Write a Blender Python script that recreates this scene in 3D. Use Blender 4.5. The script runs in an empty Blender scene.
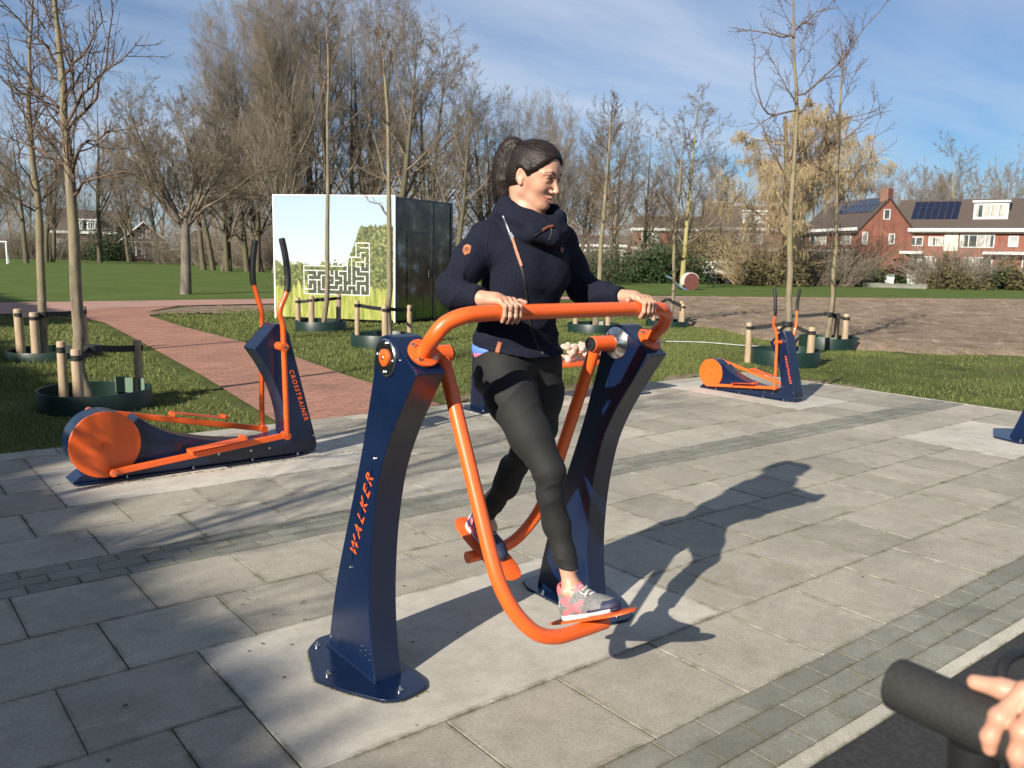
import bpy, math, random
import numpy as np
from mathutils import Matrix, Vector
R = math.radians
S = bpy.context.scene
COL = S.collection
H = 1.30
FPX = 845.516
PITCH, ROLL, YAW = R(8.57681), R(1.25872), R(38.77074)
def _axes():
    f = np.array([math.sin(YAW)*math.cos(PITCH), math.cos(YAW)*math.cos(PITCH), -math.sin(PITCH)])
    rt = np.array([math.cos(YAW), -math.sin(YAW), 0]); up = np.cross(rt, f)
    return math.cos(ROLL)*rt+math.sin(ROLL)*up, -math.sin(ROLL)*rt+math.cos(ROLL)*up, f
RT, UP, FW = _axes()
def gp(px, d):
    """ground point seen in picture column px at distance d from the viewer"""
    a = YAW + math.atan((px-512)/FPX)
    k = d/math.cos(math.atan((px-512)/FPX))
    return (math.sin(a)*k, math.cos(a)*k)
# ------------------------------------------------------------------ materials
def nodes(name):
    m = bpy.data.materials.new(name); m.use_nodes = True
    nt = m.node_tree; b = nt.nodes['Principled BSDF']
    return m, nt, b
def N(nt, t, **kw):
    n = nt.nodes.new(t)
    for k, v in kw.items():
        if k in n.inputs: n.inputs[k].default_value = v
        else: setattr(n, k, v)
    return n
def L(nt, a, b): nt.links.new(a, b)
def ramp(nt, fac, stops):
    n = nt.nodes.new('ShaderNodeValToRGB'); e = n.color_ramp.elements
    while len(e) < len(stops): e.new(.5)
    for i, (p, c) in enumerate(stops):
        e[i].position = p; e[i].color = (*c, 1) if len(c) == 3 else c
    L(nt, fac, n.inputs[0]); return n.outputs[0]
def coords(nt, kind='Object', scale=(1, 1, 1)):
    t = nt.nodes.new('ShaderNodeTexCoord'); mp = nt.nodes.new('ShaderNodeMapping')
    mp.inputs['Scale'].default_value = scale
    L(nt, t.outputs[kind], mp.inputs[0]); return mp.outputs[0]
def noise(nt, vec, scale, detail=4, rough=.55, dist=0):
    n = nt.nodes.new('ShaderNodeTexNoise'); n.inputs['Scale'].default_value = scale
    n.inputs['Detail'].default_value = detail; n.inputs['Roughness'].default_value = rough; n.inputs['Distortion'].default_value = dist
    L(nt, vec, n.inputs['Vector']); return n.outputs['Fac']
def mix(nt, fac, a, b, mode='MIX'):
    n = nt.nodes.new('ShaderNodeMix'); n.data_type = 'RGBA'; n.blend_type = mode
    for s, v in ((n.inputs[0], fac), (n.inputs[6], a), (n.inputs[7], b)):
        if hasattr(v, 'links') or hasattr(v, 'is_linked'): L(nt, v, s)
        elif isinstance(v, (int, float)): s.default_value = v
        else: s.default_value = (*v, 1) if len(v) == 3 else v
    return n.outputs[2]
def bump(nt, b, h, strength=.3, dist=.01):
    n = nt.nodes.new('ShaderNodeBump'); n.inputs['Strength'].default_value = strength; n.inputs['Distance'].default_value = dist
    L(nt, h, n.inputs['Height']); L(nt, n.outputs[0], b.inputs['Normal'])
def mat(name, c, rough=.5, metal=0, var=.15, scale=8, bmp=0, coat=0, bdist=.004, sss=0, stretch=(1, 1, 1), spec=None, detail=5):
    m, nt, b = nodes(name)
    v = coords(nt, 'Object', stretch); f = noise(nt, v, scale, detail)
    lo = tuple(x*(1-var) for x in c); hi = tuple(min(1, x*(1+var)) for x in c)
    L(nt, ramp(nt, f, [(.3, lo), (.7, hi)]), b.inputs['Base Color'])
    b.inputs['Roughness'].default_value = rough; b.inputs['Metallic'].default_value = metal
    if coat: b.inputs['Coat Weight'].default_value = coat; b.inputs['Coat Roughness'].default_value = .06
    if spec is not None: b.inputs['Specular IOR Level'].default_value = spec
    if sss:
        b.inputs['Subsurface Weight'].default_value = sss; b.inputs['Subsurface Scale'].default_value = .01
        b.inputs['Subsurface Radius'].default_value = (1, .35, .2)
    if bmp: bump(nt, b, f, bmp, bdist)
    return m
M = {}
def attr_mat(name, stops, attr='rnd', rough=.8, var=.25, scale=3, trans=0):
    """colour by a per-piece random attribute, broken up by noise"""
    m, nt, b = nodes(name)
    a = nt.nodes.new('ShaderNodeAttribute'); a.attribute_name = attr
    c = ramp(nt, a.outputs['Fac'], stops)
    f = noise(nt, coords(nt), scale, 4)
    g = ramp(nt, f, [(.3, (1-var,)*3), (.7, (1+var*.5,)*3)])
    L(nt, mix(nt, 1.0, c, g, 'MULTIPLY'), b.inputs['Base Color'])
    b.inputs['Roughness'].default_value = rough
    b.inputs['Specular IOR Level'].default_value = .25
    return m
# ------------------------------------------------------------------ mesh building
class MB:
    def __init__(s): s.v = []; s.f = []; s.n = 0; s.mi = []; s.parts = []
    def add(s, V, F, mi=0):
        V = np.asarray(V, float); s.v.append(V)
        for q in F: s.f.append(tuple(int(i)+s.n for i in q)); s.mi.append(mi)
        s.n += len(V); return s
    def box(s, c, d, rot=None, mi=0):
        x, y, z = [k/2 for k in d]
        V = np.array([(-x,-y,-z),(x,-y,-z),(x,y,-z),(-x,y,-z),(-x,-y,z),(x,-y,z),(x,y,z),(-x,y,z)])
        if rot is not None: V = V@np.asarray(rot).T
        return s.add(V+np.asarray(c), [(0,3,2,1),(4,5,6,7),(0,1,5,4),(1,2,6,5),(2,3,7,6),(3,0,4,7)], mi)
    def tube(s, P, r, seg=12, cap=True, mi=0, flat=1.0):
        P = np.asarray(P, float); n = len(P); r = np.broadcast_to(np.asarray(r, float), (n,))
        T = np.gradient(P, axis=0); T /= np.linalg.norm(T, axis=1)[:, None]+1e-12
        a = np.array([0, 0, 1.]) if abs(T[0][2]) < .9 else np.array([1., 0, 0])
        V = []; u = np.cross(T[0], a); u /= np.linalg.norm(u)
        for i in range(n):
            u = u-T[i]*(u@T[i]); u /= np.linalg.norm(u)+1e-12; w = np.cross(T[i], u)
            for k in range(seg):
                t = 2*math.pi*k/seg; V.append(P[i]+r[i]*(u*math.cos(t)+w*math.sin(t)*flat))
        F = [(i*seg+k, i*seg+(k+1) % seg, (i+1)*seg+(k+1) % seg, (i+1)*seg+k) for i in range(n-1) for k in range(seg)]
        if cap: F += [tuple(range(seg))[::-1], tuple((n-1)*seg+k for k in range(seg))]
        return s.add(V, F, mi)
    def cyl(s, a, b, r, r2=None, seg=20, mi=0):
        r2 = r if r2 is None else r2
        return s.tube([a, b], [r, r2], seg, True, mi)
    def prism(s, prof, axis, a, b, mi=0):
        """closed 2D outline extruded along an axis; outline coordinates are the other two axes in order"""
        n = len(prof); V = []
        for t in (a, b):
            for p in prof:
                q = list(p); q.insert(axis, t); V.append(q)
        return s.add(V, [tuple(range(n))[::-1], tuple(range(n, 2*n))]+[(i, (i+1) % n, n+(i+1) % n, n+i) for i in range(n)], mi)
    def build(s, name, m, parent=None, smooth=False, bevel=0, sub=0, auto=35, loc=None):
        for q in s.parts: o_ = q.build(name, m, parent, smooth, bevel, sub, auto, loc)
        if s.parts and not s.v: return o_
        me = bpy.data.meshes.new(name)
        V = np.concatenate(s.v) if s.v else np.zeros((0, 3))
        if parent is not None and loc is None: V = V-np.array(origin(parent))
        me.from_pydata(V.tolist(), [], s.f)
        ms = m if isinstance(m, (list, tuple)) else [m]
        for k in ms: me.materials.append(k)
        if len(ms) > 1: me.polygons.foreach_set('material_index', s.mi)
        fixn(me)
        if smooth or bevel:
            me.polygons.foreach_set('use_smooth', [True]*len(me.polygons))
            me.set_sharp_from_angle(angle=R(auto))
        o = bpy.data.objects.new(name, me); COL.objects.link(o)
        if parent is not None: o.parent = parent
        if bevel:
            b = o.modifiers.new('bevel', 'BEVEL'); b.width = bevel; b.segments = 2; b.limit_method = 'ANGLE'; b.angle_limit = R(40)
            b.harden_normals = True
        if sub:
            q = o.modifiers.new('sub', 'SUBSURF'); q.levels = q.render_levels = sub
        return o
def fixn(me):
    import bmesh
    if len(me.polygons) > 60000: return
    bm = bmesh.new(); bm.from_mesh(me); bmesh.ops.recalc_face_normals(bm, faces=bm.faces); bm.to_mesh(me); bm.free()
ORI = {}
def origin(o):
    p = Vector((0, 0, 0))
    while o is not None:
        p = p+Vector(ORI.get(o.name, (0, 0, 0))); o = o.parent
    return tuple(p)
def fastmesh(name, V, quads=None, tris=None, m=None, parent=None, attr=None, smooth=False, off=(0, 0, 0)):
    """big meshes straight from arrays"""
    me = bpy.data.meshes.new(name); V = np.asarray(V, np.float32)-np.asarray(off, np.float32)
    F = quads if quads is not None else tris; k = F.shape[1]
    me.vertices.add(len(V)); me.vertices.foreach_set('co', V.ravel())
    me.loops.add(F.size); me.loops.foreach_set('vertex_index', F.astype(np.int32).ravel())
    me.polygons.add(len(F)); me.polygons.foreach_set('loop_start', np.arange(0, F.size, k, dtype=np.int32))
    me.update(calc_edges=True)
    me.polygons.foreach_set('use_smooth', np.full(len(F), bool(smooth)))
    if attr is not None:
        a = me.attributes.new('rnd', 'FLOAT', 'POINT'); a.data.foreach_set('value', np.asarray(attr, np.float32))
    if m is not None: me.materials.append(m)
    o = bpy.data.objects.new(name, me); COL.objects.link(o)
    if parent is not None: o.parent = parent
    return o
def tag(o, label=None, cat=None, group=None, kind=None):
    if label: o['label'] = label
    if cat: o['category'] = cat
    if group: o['group'] = group
    if kind: o['kind'] = kind
    return o
def empty(name, loc, label, cat, group=None, rz=0):
    o = bpy.data.objects.new(name, None); COL.objects.link(o); o.location = loc; o.rotation_euler = (0, 0, rz)
    o.empty_display_size = .1
    if rz == 0: ORI[o.name] = tuple(loc)
    tag(o, label, cat, group); return o
def copy_tree(o, parent=None):
    c = o.copy(); COL.objects.link(c); c.parent = parent
    for ch in list(o.children): copy_tree(ch, c)
    return c
def textmesh(name, body, size, m, parent, origin_, xdir, ydir, extrude=.001, spacing=1.0, shear=0.0, bold=.0, align='CENTER'):
    cu = bpy.data.curves.new(name, 'FONT'); cu.body = body; cu.size = size; cu.extrude = extrude; cu.space_character = spacing
    cu.shear = shear; cu.offset = bold; cu.align_x = align; cu.align_y = 'CENTER'; cu.resolution_u = 3
    t = bpy.data.objects.new(name+'_c', cu); COL.objects.link(t)
    dg = bpy.context.evaluated_depsgraph_get(); dg.update()
    me = bpy.data.meshes.new_from_object(t.evaluated_get(dg)); bpy.data.objects.remove(t); bpy.data.curves.remove(cu)
    x = Vector(xdir).normalized(); y = Vector(ydir).normalized(); z = x.cross(y)
    mt = Matrix((x, y, z)).transposed().to_4x4(); mt.translation = Vector(origin_)-Vector(origin(parent))
    me.transform(mt); me.materials.clear(); me.materials.append(m)
    o = bpy.data.objects.new(name, me); COL.objects.link(o); o.parent = parent
    return o
# ------------------------------------------------------------------ signed distance modelling
class Vol:
    def __init__(s, lo, hi, h):
        s.lo = np.array(lo, float); s.h = h; s.n = np.ceil((np.array(hi)-s.lo)/h).astype(int)+1
        s.a = np.full(s.n, .5, np.float32)
    def win(s, lo, hi):
        i0 = np.clip(np.floor((np.array(lo)-s.lo)/s.h).astype(int), 0, s.n-1); i1 = np.clip(np.ceil((np.array(hi)-s.lo)/s.h).astype(int)+1, 1, s.n)
        sl = tuple(slice(a, max(b, a+1)) for a, b in zip(i0, i1))
        g = np.meshgrid(*[(s.lo[k]+s.h*np.arange(sl[k].start, sl[k].stop)).astype(np.float32) for k in range(3)], indexing='ij')
        return sl, g
    def put(s, f, lo, hi, k=.02, sub=False):
        pad = max(k*1.5, s.h*3)+.01
        sl, g = s.win(np.array(lo)-pad, np.array(hi)+pad); d = f(*g).astype(np.float32); a = s.a[sl]
        if sub: d = -d; a2 = -a; hh = np.maximum(k-np.abs(-a-(-d)), 0)/k if k > 0 else 0; s.a[sl] = np.maximum(a, d)+hh*hh*k*.25; return s
        hh = np.maximum(k-np.abs(a-d), 0)/k if k > 0 else 0
        s.a[sl] = np.minimum(a, d)-hh*hh*k*.25; return s
    def cap(s, a, b, ra, rb=None, k=.02, sub=False):
        rb = ra if rb is None else rb; a = np.array(a, float); b = np.array(b, float); ab = b-a; q = max(ab@ab, 1e-9); r = max(ra, rb)
        def f(x, y, z):
            t = np.clip(((x-a[0])*ab[0]+(y-a[1])*ab[1]+(z-a[2])*ab[2])/q, 0, 1)
            return np.sqrt((x-a[0]-t*ab[0])**2+(y-a[1]-t*ab[1])**2+(z-a[2]-t*ab[2])**2)-(ra+(rb-ra)*t)
        return s.put(f, np.minimum(a, b)-r, np.maximum(a, b)+r, k, sub)
    def line(s, P, r, k=.02):
        for i in range(len(P)-1): s.cap(P[i], P[i+1], r[i], r[i+1], k)
        return s
    def ell(s, c, r, B=None, k=.02, sub=False):
        c = np.array(c, float); r = np.array(r, float); B = np.eye(3) if B is None else np.asarray(B); m = r.max()
        def f(x, y, z):
            p = [x-c[0], y-c[1], z-c[2]]; l = [(p[0]*B[i][0]+p[1]*B[i][1]+p[2]*B[i][2]) for i in range(3)]
            k0 = np.sqrt(sum((l[i]/r[i])**2 for i in range(3))); k1 = np.sqrt(sum((l[i]/r[i]**2)**2 for i in range(3)))+1e-6
            return k0*(k0-1)/k1
        return s.put(f, c-m, c+m, k, sub)
    def box(s, c, r, B=None, rd=.005, k=.01, sub=False):
        c = np.array(c, float); r = np.array(r, float)-rd; B = np.eye(3) if B is None else np.asarray(B); m = np.linalg.norm(r)+rd
        def f(x, y, z):
            p = [x-c[0], y-c[1], z-c[2]]; q = [np.abs(p[0]*B[i][0]+p[1]*B[i][1]+p[2]*B[i][2])-r[i] for i in range(3)]
            return np.sqrt(sum(np.maximum(t, 0)**2 for t in q))+np.minimum(np.maximum(q[0], np.maximum(q[1], q[2])), 0)-rd
        return s.put(f, c-m, c+m, k, sub)
    def torus(s, c, Rx, Ry, r, B, k=.02):
        c = np.array(c, float); m = max(Rx, Ry)+r
        def f(x, y, z):
            p = [x-c[0], y-c[1], z-c[2]]; l = [(p[0]*B[i][0]+p[1]*B[i][1]+p[2]*B[i][2]) for i in range(3)]
            e = np.sqrt((l[0]/Rx)**2+(l[1]/Ry)**2)+1e-6; q = (e-1)*np.sqrt(l[0]**2+l[1]**2)/e
            return np.sqrt(q*q+l[2]**2)-r
        return s.put(f, c-m, c+m, k)
    def disp(s, f):
        sl, g = s.win(s.lo, s.lo+s.h*s.n); s.a += f(*g).astype(np.float32); return s
    def grid(s):
        return np.meshgrid(*[(s.lo[k]+s.h*np.arange(s.n[k])).astype(np.float32) for k in range(3)], indexing='ij')
    def mesh(s):
        """naive surface nets -> verts, quads"""
        a = s.a; ins = a < 0; n = a.shape
        c = np.zeros((n[0]-1, n[1]-1, n[2]-1), np.int8)
        for i in (0, 1):
            for j in (0, 1):
                for k in (0, 1): c += ins[i:n[0]-1+i, j:n[1]-1+j, k:n[2]-1+k]
        act = np.argwhere((c > 0) & (c < 8)); idx = np.full(c.shape, -1, np.int64); idx[tuple(act.T)] = np.arange(len(act))
        P = np.zeros((len(act), 3)); W = np.zeros(len(act))
        cr = [(i, j, k) for i in (0, 1) for j in (0, 1) for k in (0, 1)]
        for p in cr:
            for ax in range(3):
                if p[ax]: continue
                q = list(p); q[ax] = 1
                A = a[act[:, 0]+p[0], act[:, 1]+p[1], act[:, 2]+p[2]]; Bv = a[act[:, 0]+q[0], act[:, 1]+q[1], act[:, 2]+q[2]]
                x = (A < 0) != (Bv < 0); t = np.where(x, A/np.where(x, A-Bv, 1), 0)
                pt = np.tile(np.array(p, float), (len(act), 1)); pt[:, ax] += t; P[x] += pt[x]; W[x] += 1
        V = s.lo+s.h*(act+P/W[:, None]); Q = []
        for ax in range(3):
            o = [k for k in range(3) if k != ax]
            sl0 = [slice(None)]*3; sl1 = [slice(None)]*3; sl0[ax] = slice(0, -1); sl1[ax] = slice(1, None)
            e = ins[tuple(sl0)] != ins[tuple(sl1)]; E = np.argwhere(e)
            E = E[(E[:, o[0]] > 0) & (E[:, o[1]] > 0) & (E[:, o[0]] < n[o[0]]-1) & (E[:, o[1]] < n[o[1]]-1)]
            if not len(E): continue
            q = []
            for d0, d1 in ((0, 0), (1, 0), (1, 1), (0, 1)):
                t = E.copy(); t[:, o[0]] -= d0; t[:, o[1]] -= d1; q.append(idx[tuple(t.T)])
            q = np.stack(q, 1); fl = ins[tuple(E.T)] ^ (ax == 1); q[fl] = q[fl][:, ::-1]; Q.append(q)
        Q = np.concatenate(Q)[:, ::-1]
        return V, Q
def vol_obj(name, vols, m, parent, mfun=None):
    Vs = []; Qs = []; n = 0
    for v in (vols if isinstance(vols, list) else [vols]):
        V, Q = v.mesh(); Vs.append(V); Qs.append(Q+n); n += len(V)
    V = np.concatenate(Vs); Q = np.concatenate(Qs)
    o = fastmesh(name, V, quads=Q, parent=parent, smooth=True, off=origin(parent))
    ms = m if isinstance(m, list) else [m]
    for k in ms: o.data.materials.append(k)
    if mfun is not None:
        cen = V[Q].mean(1); o.data.polygons.foreach_set('material_index', mfun(cen).astype(np.int32))
    return o
# ------------------------------------------------------------------ palette
def paint(name, c, rough=.28, coat=.5, dirt=.2):
    m, nt, b = nodes(name); v = coords(nt)
    f = noise(nt, v, 5, 6, .6); g = noise(nt, v, 60, 3)
    base = ramp(nt, f, [(.3, tuple(x*(1-dirt) for x in c)), (.75, tuple(min(1, x*(1+dirt*.4)) for x in c))])
    dust = ramp(nt, noise(nt, v, 2.2, 7, .7), [(.55, (0, 0, 0)), (.85, (.035, .035, .035))])
    L(nt, mix(nt, dust, base, (.25, .22, .18)), b.inputs['Base Color'])
    L(nt, ramp(nt, f, [(.2, (rough*.8,)*3), (.8, (rough*1.6,)*3)]), b.inputs['Roughness'])
    b.inputs['Coat Weight'].default_value = coat; b.inputs['Coat Roughness'].default_value = .12
    sc = noise(nt, coords(nt, 'Object', (1, 1, .12)), 34, 6, .8, .8)
    b.inputs['Base Color'].links[0].from_node
    old = b.inputs['Base Color'].links[0].from_socket
    mk = mix(nt, 1, ramp(nt, sc, [(.62, (0, 0, 0)), (.70, (.5, .5, .5))]), ramp(nt, noise(nt, v, 3.5, 3), [(.5, (0, 0, 0)), (.6, (1, 1, 1))]), 'MULTIPLY')
    L(nt, mix(nt, mk, old, tuple(min(1, x*1.6+.06) for x in c)), b.inputs['Base Color'])
    bump(nt, b, g, .04, .002); return m
M['navy'] = paint('navy_paint', (.0028, .011, .040), .25, .22)
M['orange'] = paint('orange_paint', (.80, .115, .014), .32, .35, .1)
M['moss'] = mat('moss_and_grime', (.17, .15, .055), .95, 0, .6, 30, .5)
M['orange_worn'] = None
M['steel'] = mat('stainless_steel', (.55, .55, .54), .22, 1, .1, 30, .05)
M['rubber'] = mat('black_rubber', (.012, .012, .013), .55, 0, .3, 40, .3)
M['white_letter'] = mat('white_letter', (.6, .6, .6), .5)
def slab_mat(name, stops, stain=.5, grain=.25):
    m, nt, b = nodes(name); v = coords(nt)
    a = nt.nodes.new('ShaderNodeAttribute'); a.attribute_name = 'rnd'
    c = ramp(nt, a.outputs['Fac'], stops)
    blot = noise(nt, v, 3.2, 6, .62, .6); fine = noise(nt, v, 110, 4, .7); mid = noise(nt, v, 16, 5, .6)
    c = mix(nt, 1, c, ramp(nt, blot, [(.28, (.80, .79, .76)), (.5, (.98, .98, .97)), (.72, (1.12, 1.11, 1.09))]), 'MULTIPLY')
    c = mix(nt, 1, c, ramp(nt, mid, [(.3, (.9, .9, .9)), (.7, (1.08, 1.08, 1.07))]), 'MULTIPLY')
    c = mix(nt, 1, c, ramp(nt, fine, [(.3, (1-grain,)*3), (.7, (1+grain*.6,)*3)]), 'MULTIPLY')
    vo = nt.nodes.new('ShaderNodeTexVoronoi'); vo.inputs['Scale'].default_value = 4.3; L(nt, v, vo.inputs['Vector'])
    sp = ramp(nt, vo.outputs['Distance'], [(.02, (1, 1, 1)), (.055, (0, 0, 0))])
    sel = ramp(nt, noise(nt, v, 2.1, 2), [(.52, (0, 0, 0)), (.56, (stain,)*3)])
    c = mix(nt, mix(nt, 1, sp, sel, 'MULTIPLY'), c, (.07, .055, .045))
    ed = nt.nodes.new('ShaderNodeAttribute'); ed.attribute_name = 'edge'
    dn = ramp(nt, noise(nt, v, 9, 6, .7), [(.42, (0, 0, 0)), (.66, (.9, .9, .9))])
    c = mix(nt, mix(nt, 1, ed.outputs['Color'], dn, 'MULTIPLY'), c, (.115, .105, .062))
    big = ramp(nt, noise(nt, v, .75, 5, .55), [(.35, (.88, .88, .87)), (.65, (1.07, 1.07, 1.06))]); c = mix(nt, 1, c, big, 'MULTIPLY')
    pale = ramp(nt, noise(nt, coords(nt, 'Object', (1, 2.2, 1)), 5, 7, .72, 1.0), [(.60, (0, 0, 0)), (.72, (.35, .35, .35))]); c = mix(nt, pale, c, (.50, .47, .40))
    L(nt, c, b.inputs['Base Color']); b.inputs['Roughness'].default_value = .82; b.inputs['Specular IOR Level'].default_value = .3
    bump(nt, b, mix(nt, .6, fine, mid), .22, .004); return m
M['slab'] = slab_mat('concrete_slab', [(0, (.288, .264, .218)), (.3, (.328, .300, .249)), (.7, (.350, .320, .267)), (1, (.39, .358, .300))])
M['slab_light'] = slab_mat('pale_slab', [(0, (.45, .42, .365)), (1, (.49, .455, .40))], .35, .12)
M['paver'] = slab_mat('grey_paver', [(0, (.185, .182, .152)), (.5, (.215, .21, .175)), (1, (.25, .243, .205))])
M['kerb'] = slab_mat('kerb_concrete', [(0, (.42, .39, .33)), (1, (.46, .43, .36))])
M['joint'] = mat('joint_sand', (.055, .050, .038), .95, 0, .5, 25, .5)
def grass_ground():
    m, nt, b = nodes('lawn_soil'); v = coords(nt)
    big = noise(nt, v, .16, 6, .6); mid = noise(nt, v, 1.6, 6, .65); fi = noise(nt, v, 26, 5, .7)
    c = ramp(nt, mid, [(.28, (.045, .050, .018)), (.5, (.080, .096, .026)), (.72, (.12, .135, .042))])
    c = mix(nt, 1, c, ramp(nt, fi, [(.3, (.62, .62, .6)), (.7, (1.3, 1.3, 1.25))]), 'MULTIPLY')
    c = mix(nt, ramp(nt, big, [(.42, (0, 0, 0)), (.68, (.45, .45, .45))]), c, (.125, .13, .045))
    bare = ramp(nt, noise(nt, v, .7, 7, .7), [(.60, (0, 0, 0)), (.74, (.6, .6, .6))])
    c = mix(nt, bare, c, (.12, .095, .06))
    L(nt, c, b.inputs['Base Color']); b.inputs['Roughness'].default_value = .95; b.inputs['Specular IOR Level'].default_value = .1
    bump(nt, b, mix(nt, .5, fi, mid), .8, .05); return m
M['lawn'] = grass_ground()
def field_mat():
    m, nt, b = nodes('mown_field'); v = coords(nt)
    mid = noise(nt, v, .5, 6, .6); fi = noise(nt, v, 9, 5, .7)
    c = ramp(nt, mid, [(.3, (.070, .102, .024)), (.7, (.098, .135, .036))])
    c = mix(nt, 1, c, ramp(nt, fi, [(.3, (.75, .75, .75)), (.7, (1.2, 1.2, 1.15))]), 'MULTIPLY')
    L(nt, c, b.inputs['Base Color']); b.inputs['Roughness'].default_value = .95; b.inputs['Specular IOR Level'].default_value = .1
    bump(nt, b, fi, .6, .05); return m
M['field'] = field_mat()
def soil_mat():
    m, nt, b = nodes('bare_soil'); v = coords(nt)
    mid = noise(nt, v, 1.3, 7, .7); fi = noise(nt, v, 22, 6, .75)
    c = ramp(nt, mid, [(.28, (.14, .100, .066)), (.5, (.235, .178, .126)), (.75, (.32, .252, .185))])
    c = mix(nt, 1, c, ramp(nt, fi, [(.3, (.6, .6, .6)), (.7, (1.25, 1.25, 1.25))]), 'MULTIPLY')
    L(nt, c, b.inputs['Base Color']); b.inputs['Roughness'].default_value = .98; b.inputs['Specular IOR Level'].default_value = .1
    bump(nt, b, mix(nt, .5, fi, mid), 1, .06); return m
M['soil'] = soil_mat()
def brick_path(name, c1, c2, cm, sc=1.0, rot=0.0, bw=.2, rh=.1):
    m, nt, b = nodes(name); v = coords(nt)
    mp = nt.nodes.new('ShaderNodeMapping'); mp.inputs['Rotation'].default_value = (0, 0, rot); L(nt, v, mp.inputs[0]); v2 = mp.outputs[0]
    bk = nt.nodes.new('ShaderNodeTexBrick'); bk.inputs['Scale'].default_value = sc
    bk.inputs['Brick Width'].default_value = bw; bk.inputs['Row Height'].default_value = rh; bk.inputs['Mortar Size'].default_value = .006
    bk.inputs['Color1'].default_value = (*c1, 1); bk.inputs['Color2'].default_value = (*c2, 1); bk.inputs['Mortar'].default_value = (*cm, 1)
    L(nt, v2, bk.inputs['Vector'])
    c = mix(nt, 1, bk.outputs['Color'], ramp(nt, noise(nt, v, 1.1, 6, .65), [(.3, (.8, .8, .8)), (.7, (1.15, 1.13, 1.1))]), 'MULTIPLY')
    c = mix(nt, 1, c, ramp(nt, noise(nt, v, 45, 4, .7), [(.3, (.75, .75, .75)), (.7, (1.2, 1.2, 1.2))]), 'MULTIPLY')
    L(nt, c, b.inputs['Base Color']); b.inputs['Roughness'].default_value = .85; b.inputs['Specular IOR Level'].default_value = .25
    bump(nt, b, bk.outputs['Fac'], -.5, .006); return m
M['pinkpath'] = brick_path('pink_brick_paving', (.38, .185, .13), (.30, .15, .105), (.16, .11, .08), 1, R(0))
M['farpath'] = brick_path('pale_pink_paving', (.42, .25, .20), (.38, .22, .17), (.22, .15, .12))
M['rubbermat'] = mat('black_safety_surface', (.022, .021, .021), .9, 0, .45, 60, .7, 0, .006, detail=8)
M['asphalt'] = mat('asphalt', (.06, .06, .062), .9, 0, .3, 40, .5)
def bark(name, c1, c2, moss=None, sc=14):
    m, nt, b = nodes(name); v = coords(nt, 'Object', (1, 1, .35)); f = noise(nt, v, sc, 6, .7); g = noise(nt, coords(nt), 2.3, 4)
    c = ramp(nt, f, [(.3, c1), (.7, c2)])
    if moss: c = mix(nt, ramp(nt, g, [(.45, (0, 0, 0)), (.62, (.75, .75, .75))]), c, moss)
    L(nt, c, b.inputs['Base Color']); b.inputs['Roughness'].default_value = .9; b.inputs['Specular IOR Level'].default_value = .2
    bump(nt, b, f, .6, .01); return m
M['bark_young'] = bark('young_tree_bark', (.10, .08, .055), (.27, .225, .16), (.19, .175, .085))
M['bark_twig'] = bark('young_twig_bark', (.075, .05, .035), (.17, .12, .08))
M['bark_old'] = bark('old_tree_bark', (.055, .045, .034), (.13, .108, .08), (.10, .10, .045), 5)
M['bark_pale'] = bark('pale_grey_bark', (.07, .06, .048), (.20, .175, .14), None, 7)
M['twig_old'] = bark('old_twig_bark', (.11, .088, .062), (.20, .162, .118), None, 3)
M['twig_dense'] = bark('dense_twig_bark', (.15, .122, .092), (.27, .225, .175), None, 2)
M['twig_light'] = bark('pale_twig_bark', (.18, .15, .11), (.30, .26, .20), None, 3)
M['willow'] = bark('willow_twigs', (.30, .225, .12), (.46, .36, .22), None, 1)
M['yellowtrunk'] = bark('yellow_olive_bark', (.22, .19, .08), (.34, .29, .12), None, 5)  # yellowish bark colour of the slim trees
M['stake'] = mat('debarked_pine_stake', (.34, .25, .16), .75, 0, .3, 9, .3, 0, .004, stretch=(1, 1, .2))
M['strap'] = mat('black_tree_strap', (.008, .008, .009), .7, 0, .3, 30, .2)
M['ring'] = mat('dark_green_plastic', (.004, .020, .014), .45, 0, .25, 4, .05)
M['ringflap'] = mat('grey_green_plastic', (.11, .165, .115), .45, 0, .15, 4)
M['wood_white'] = mat('white_frame_paint', (.60, .60, .57), .5)
M['redbrick'] = brick_path('red_brick_wall', (.24, .085, .058), (.18, .064, .046), (.18, .13, .10), 1)
M['render_wall'] = mat('pale_wall', (.55, .50, .42), .8, 0, .1, 3)
M['darkbrick'] = mat('dark_brown_brick', (.10, .055, .04), .85, 0, .3, 6)
M['rooftile'] = mat('brown_roof_tile', (.070, .052, .042), .7, 0, .3, 7, .4, 0, .03, stretch=(1, 1, 5))
M['solar'] = mat('solar_panel', (.008, .012, .03), .15, 0, .3, 3, 0, .6)
M['glass'] = mat('window_glass', (.05, .06, .065), .06, 0, .3, 2, 0, .8)
M['curtain'] = mat('bright_curtain', (.30, .29, .26), .6, 0, .25, 2)
M['skin'] = mat('skin', (.50, .262, .175), .5, 0, .12, 26, .06, 0, .001, .12)
M['lips'] = mat('lips', (.36, .14, .105), .4, 0, .1, 60)
M['hair'] = None
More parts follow.
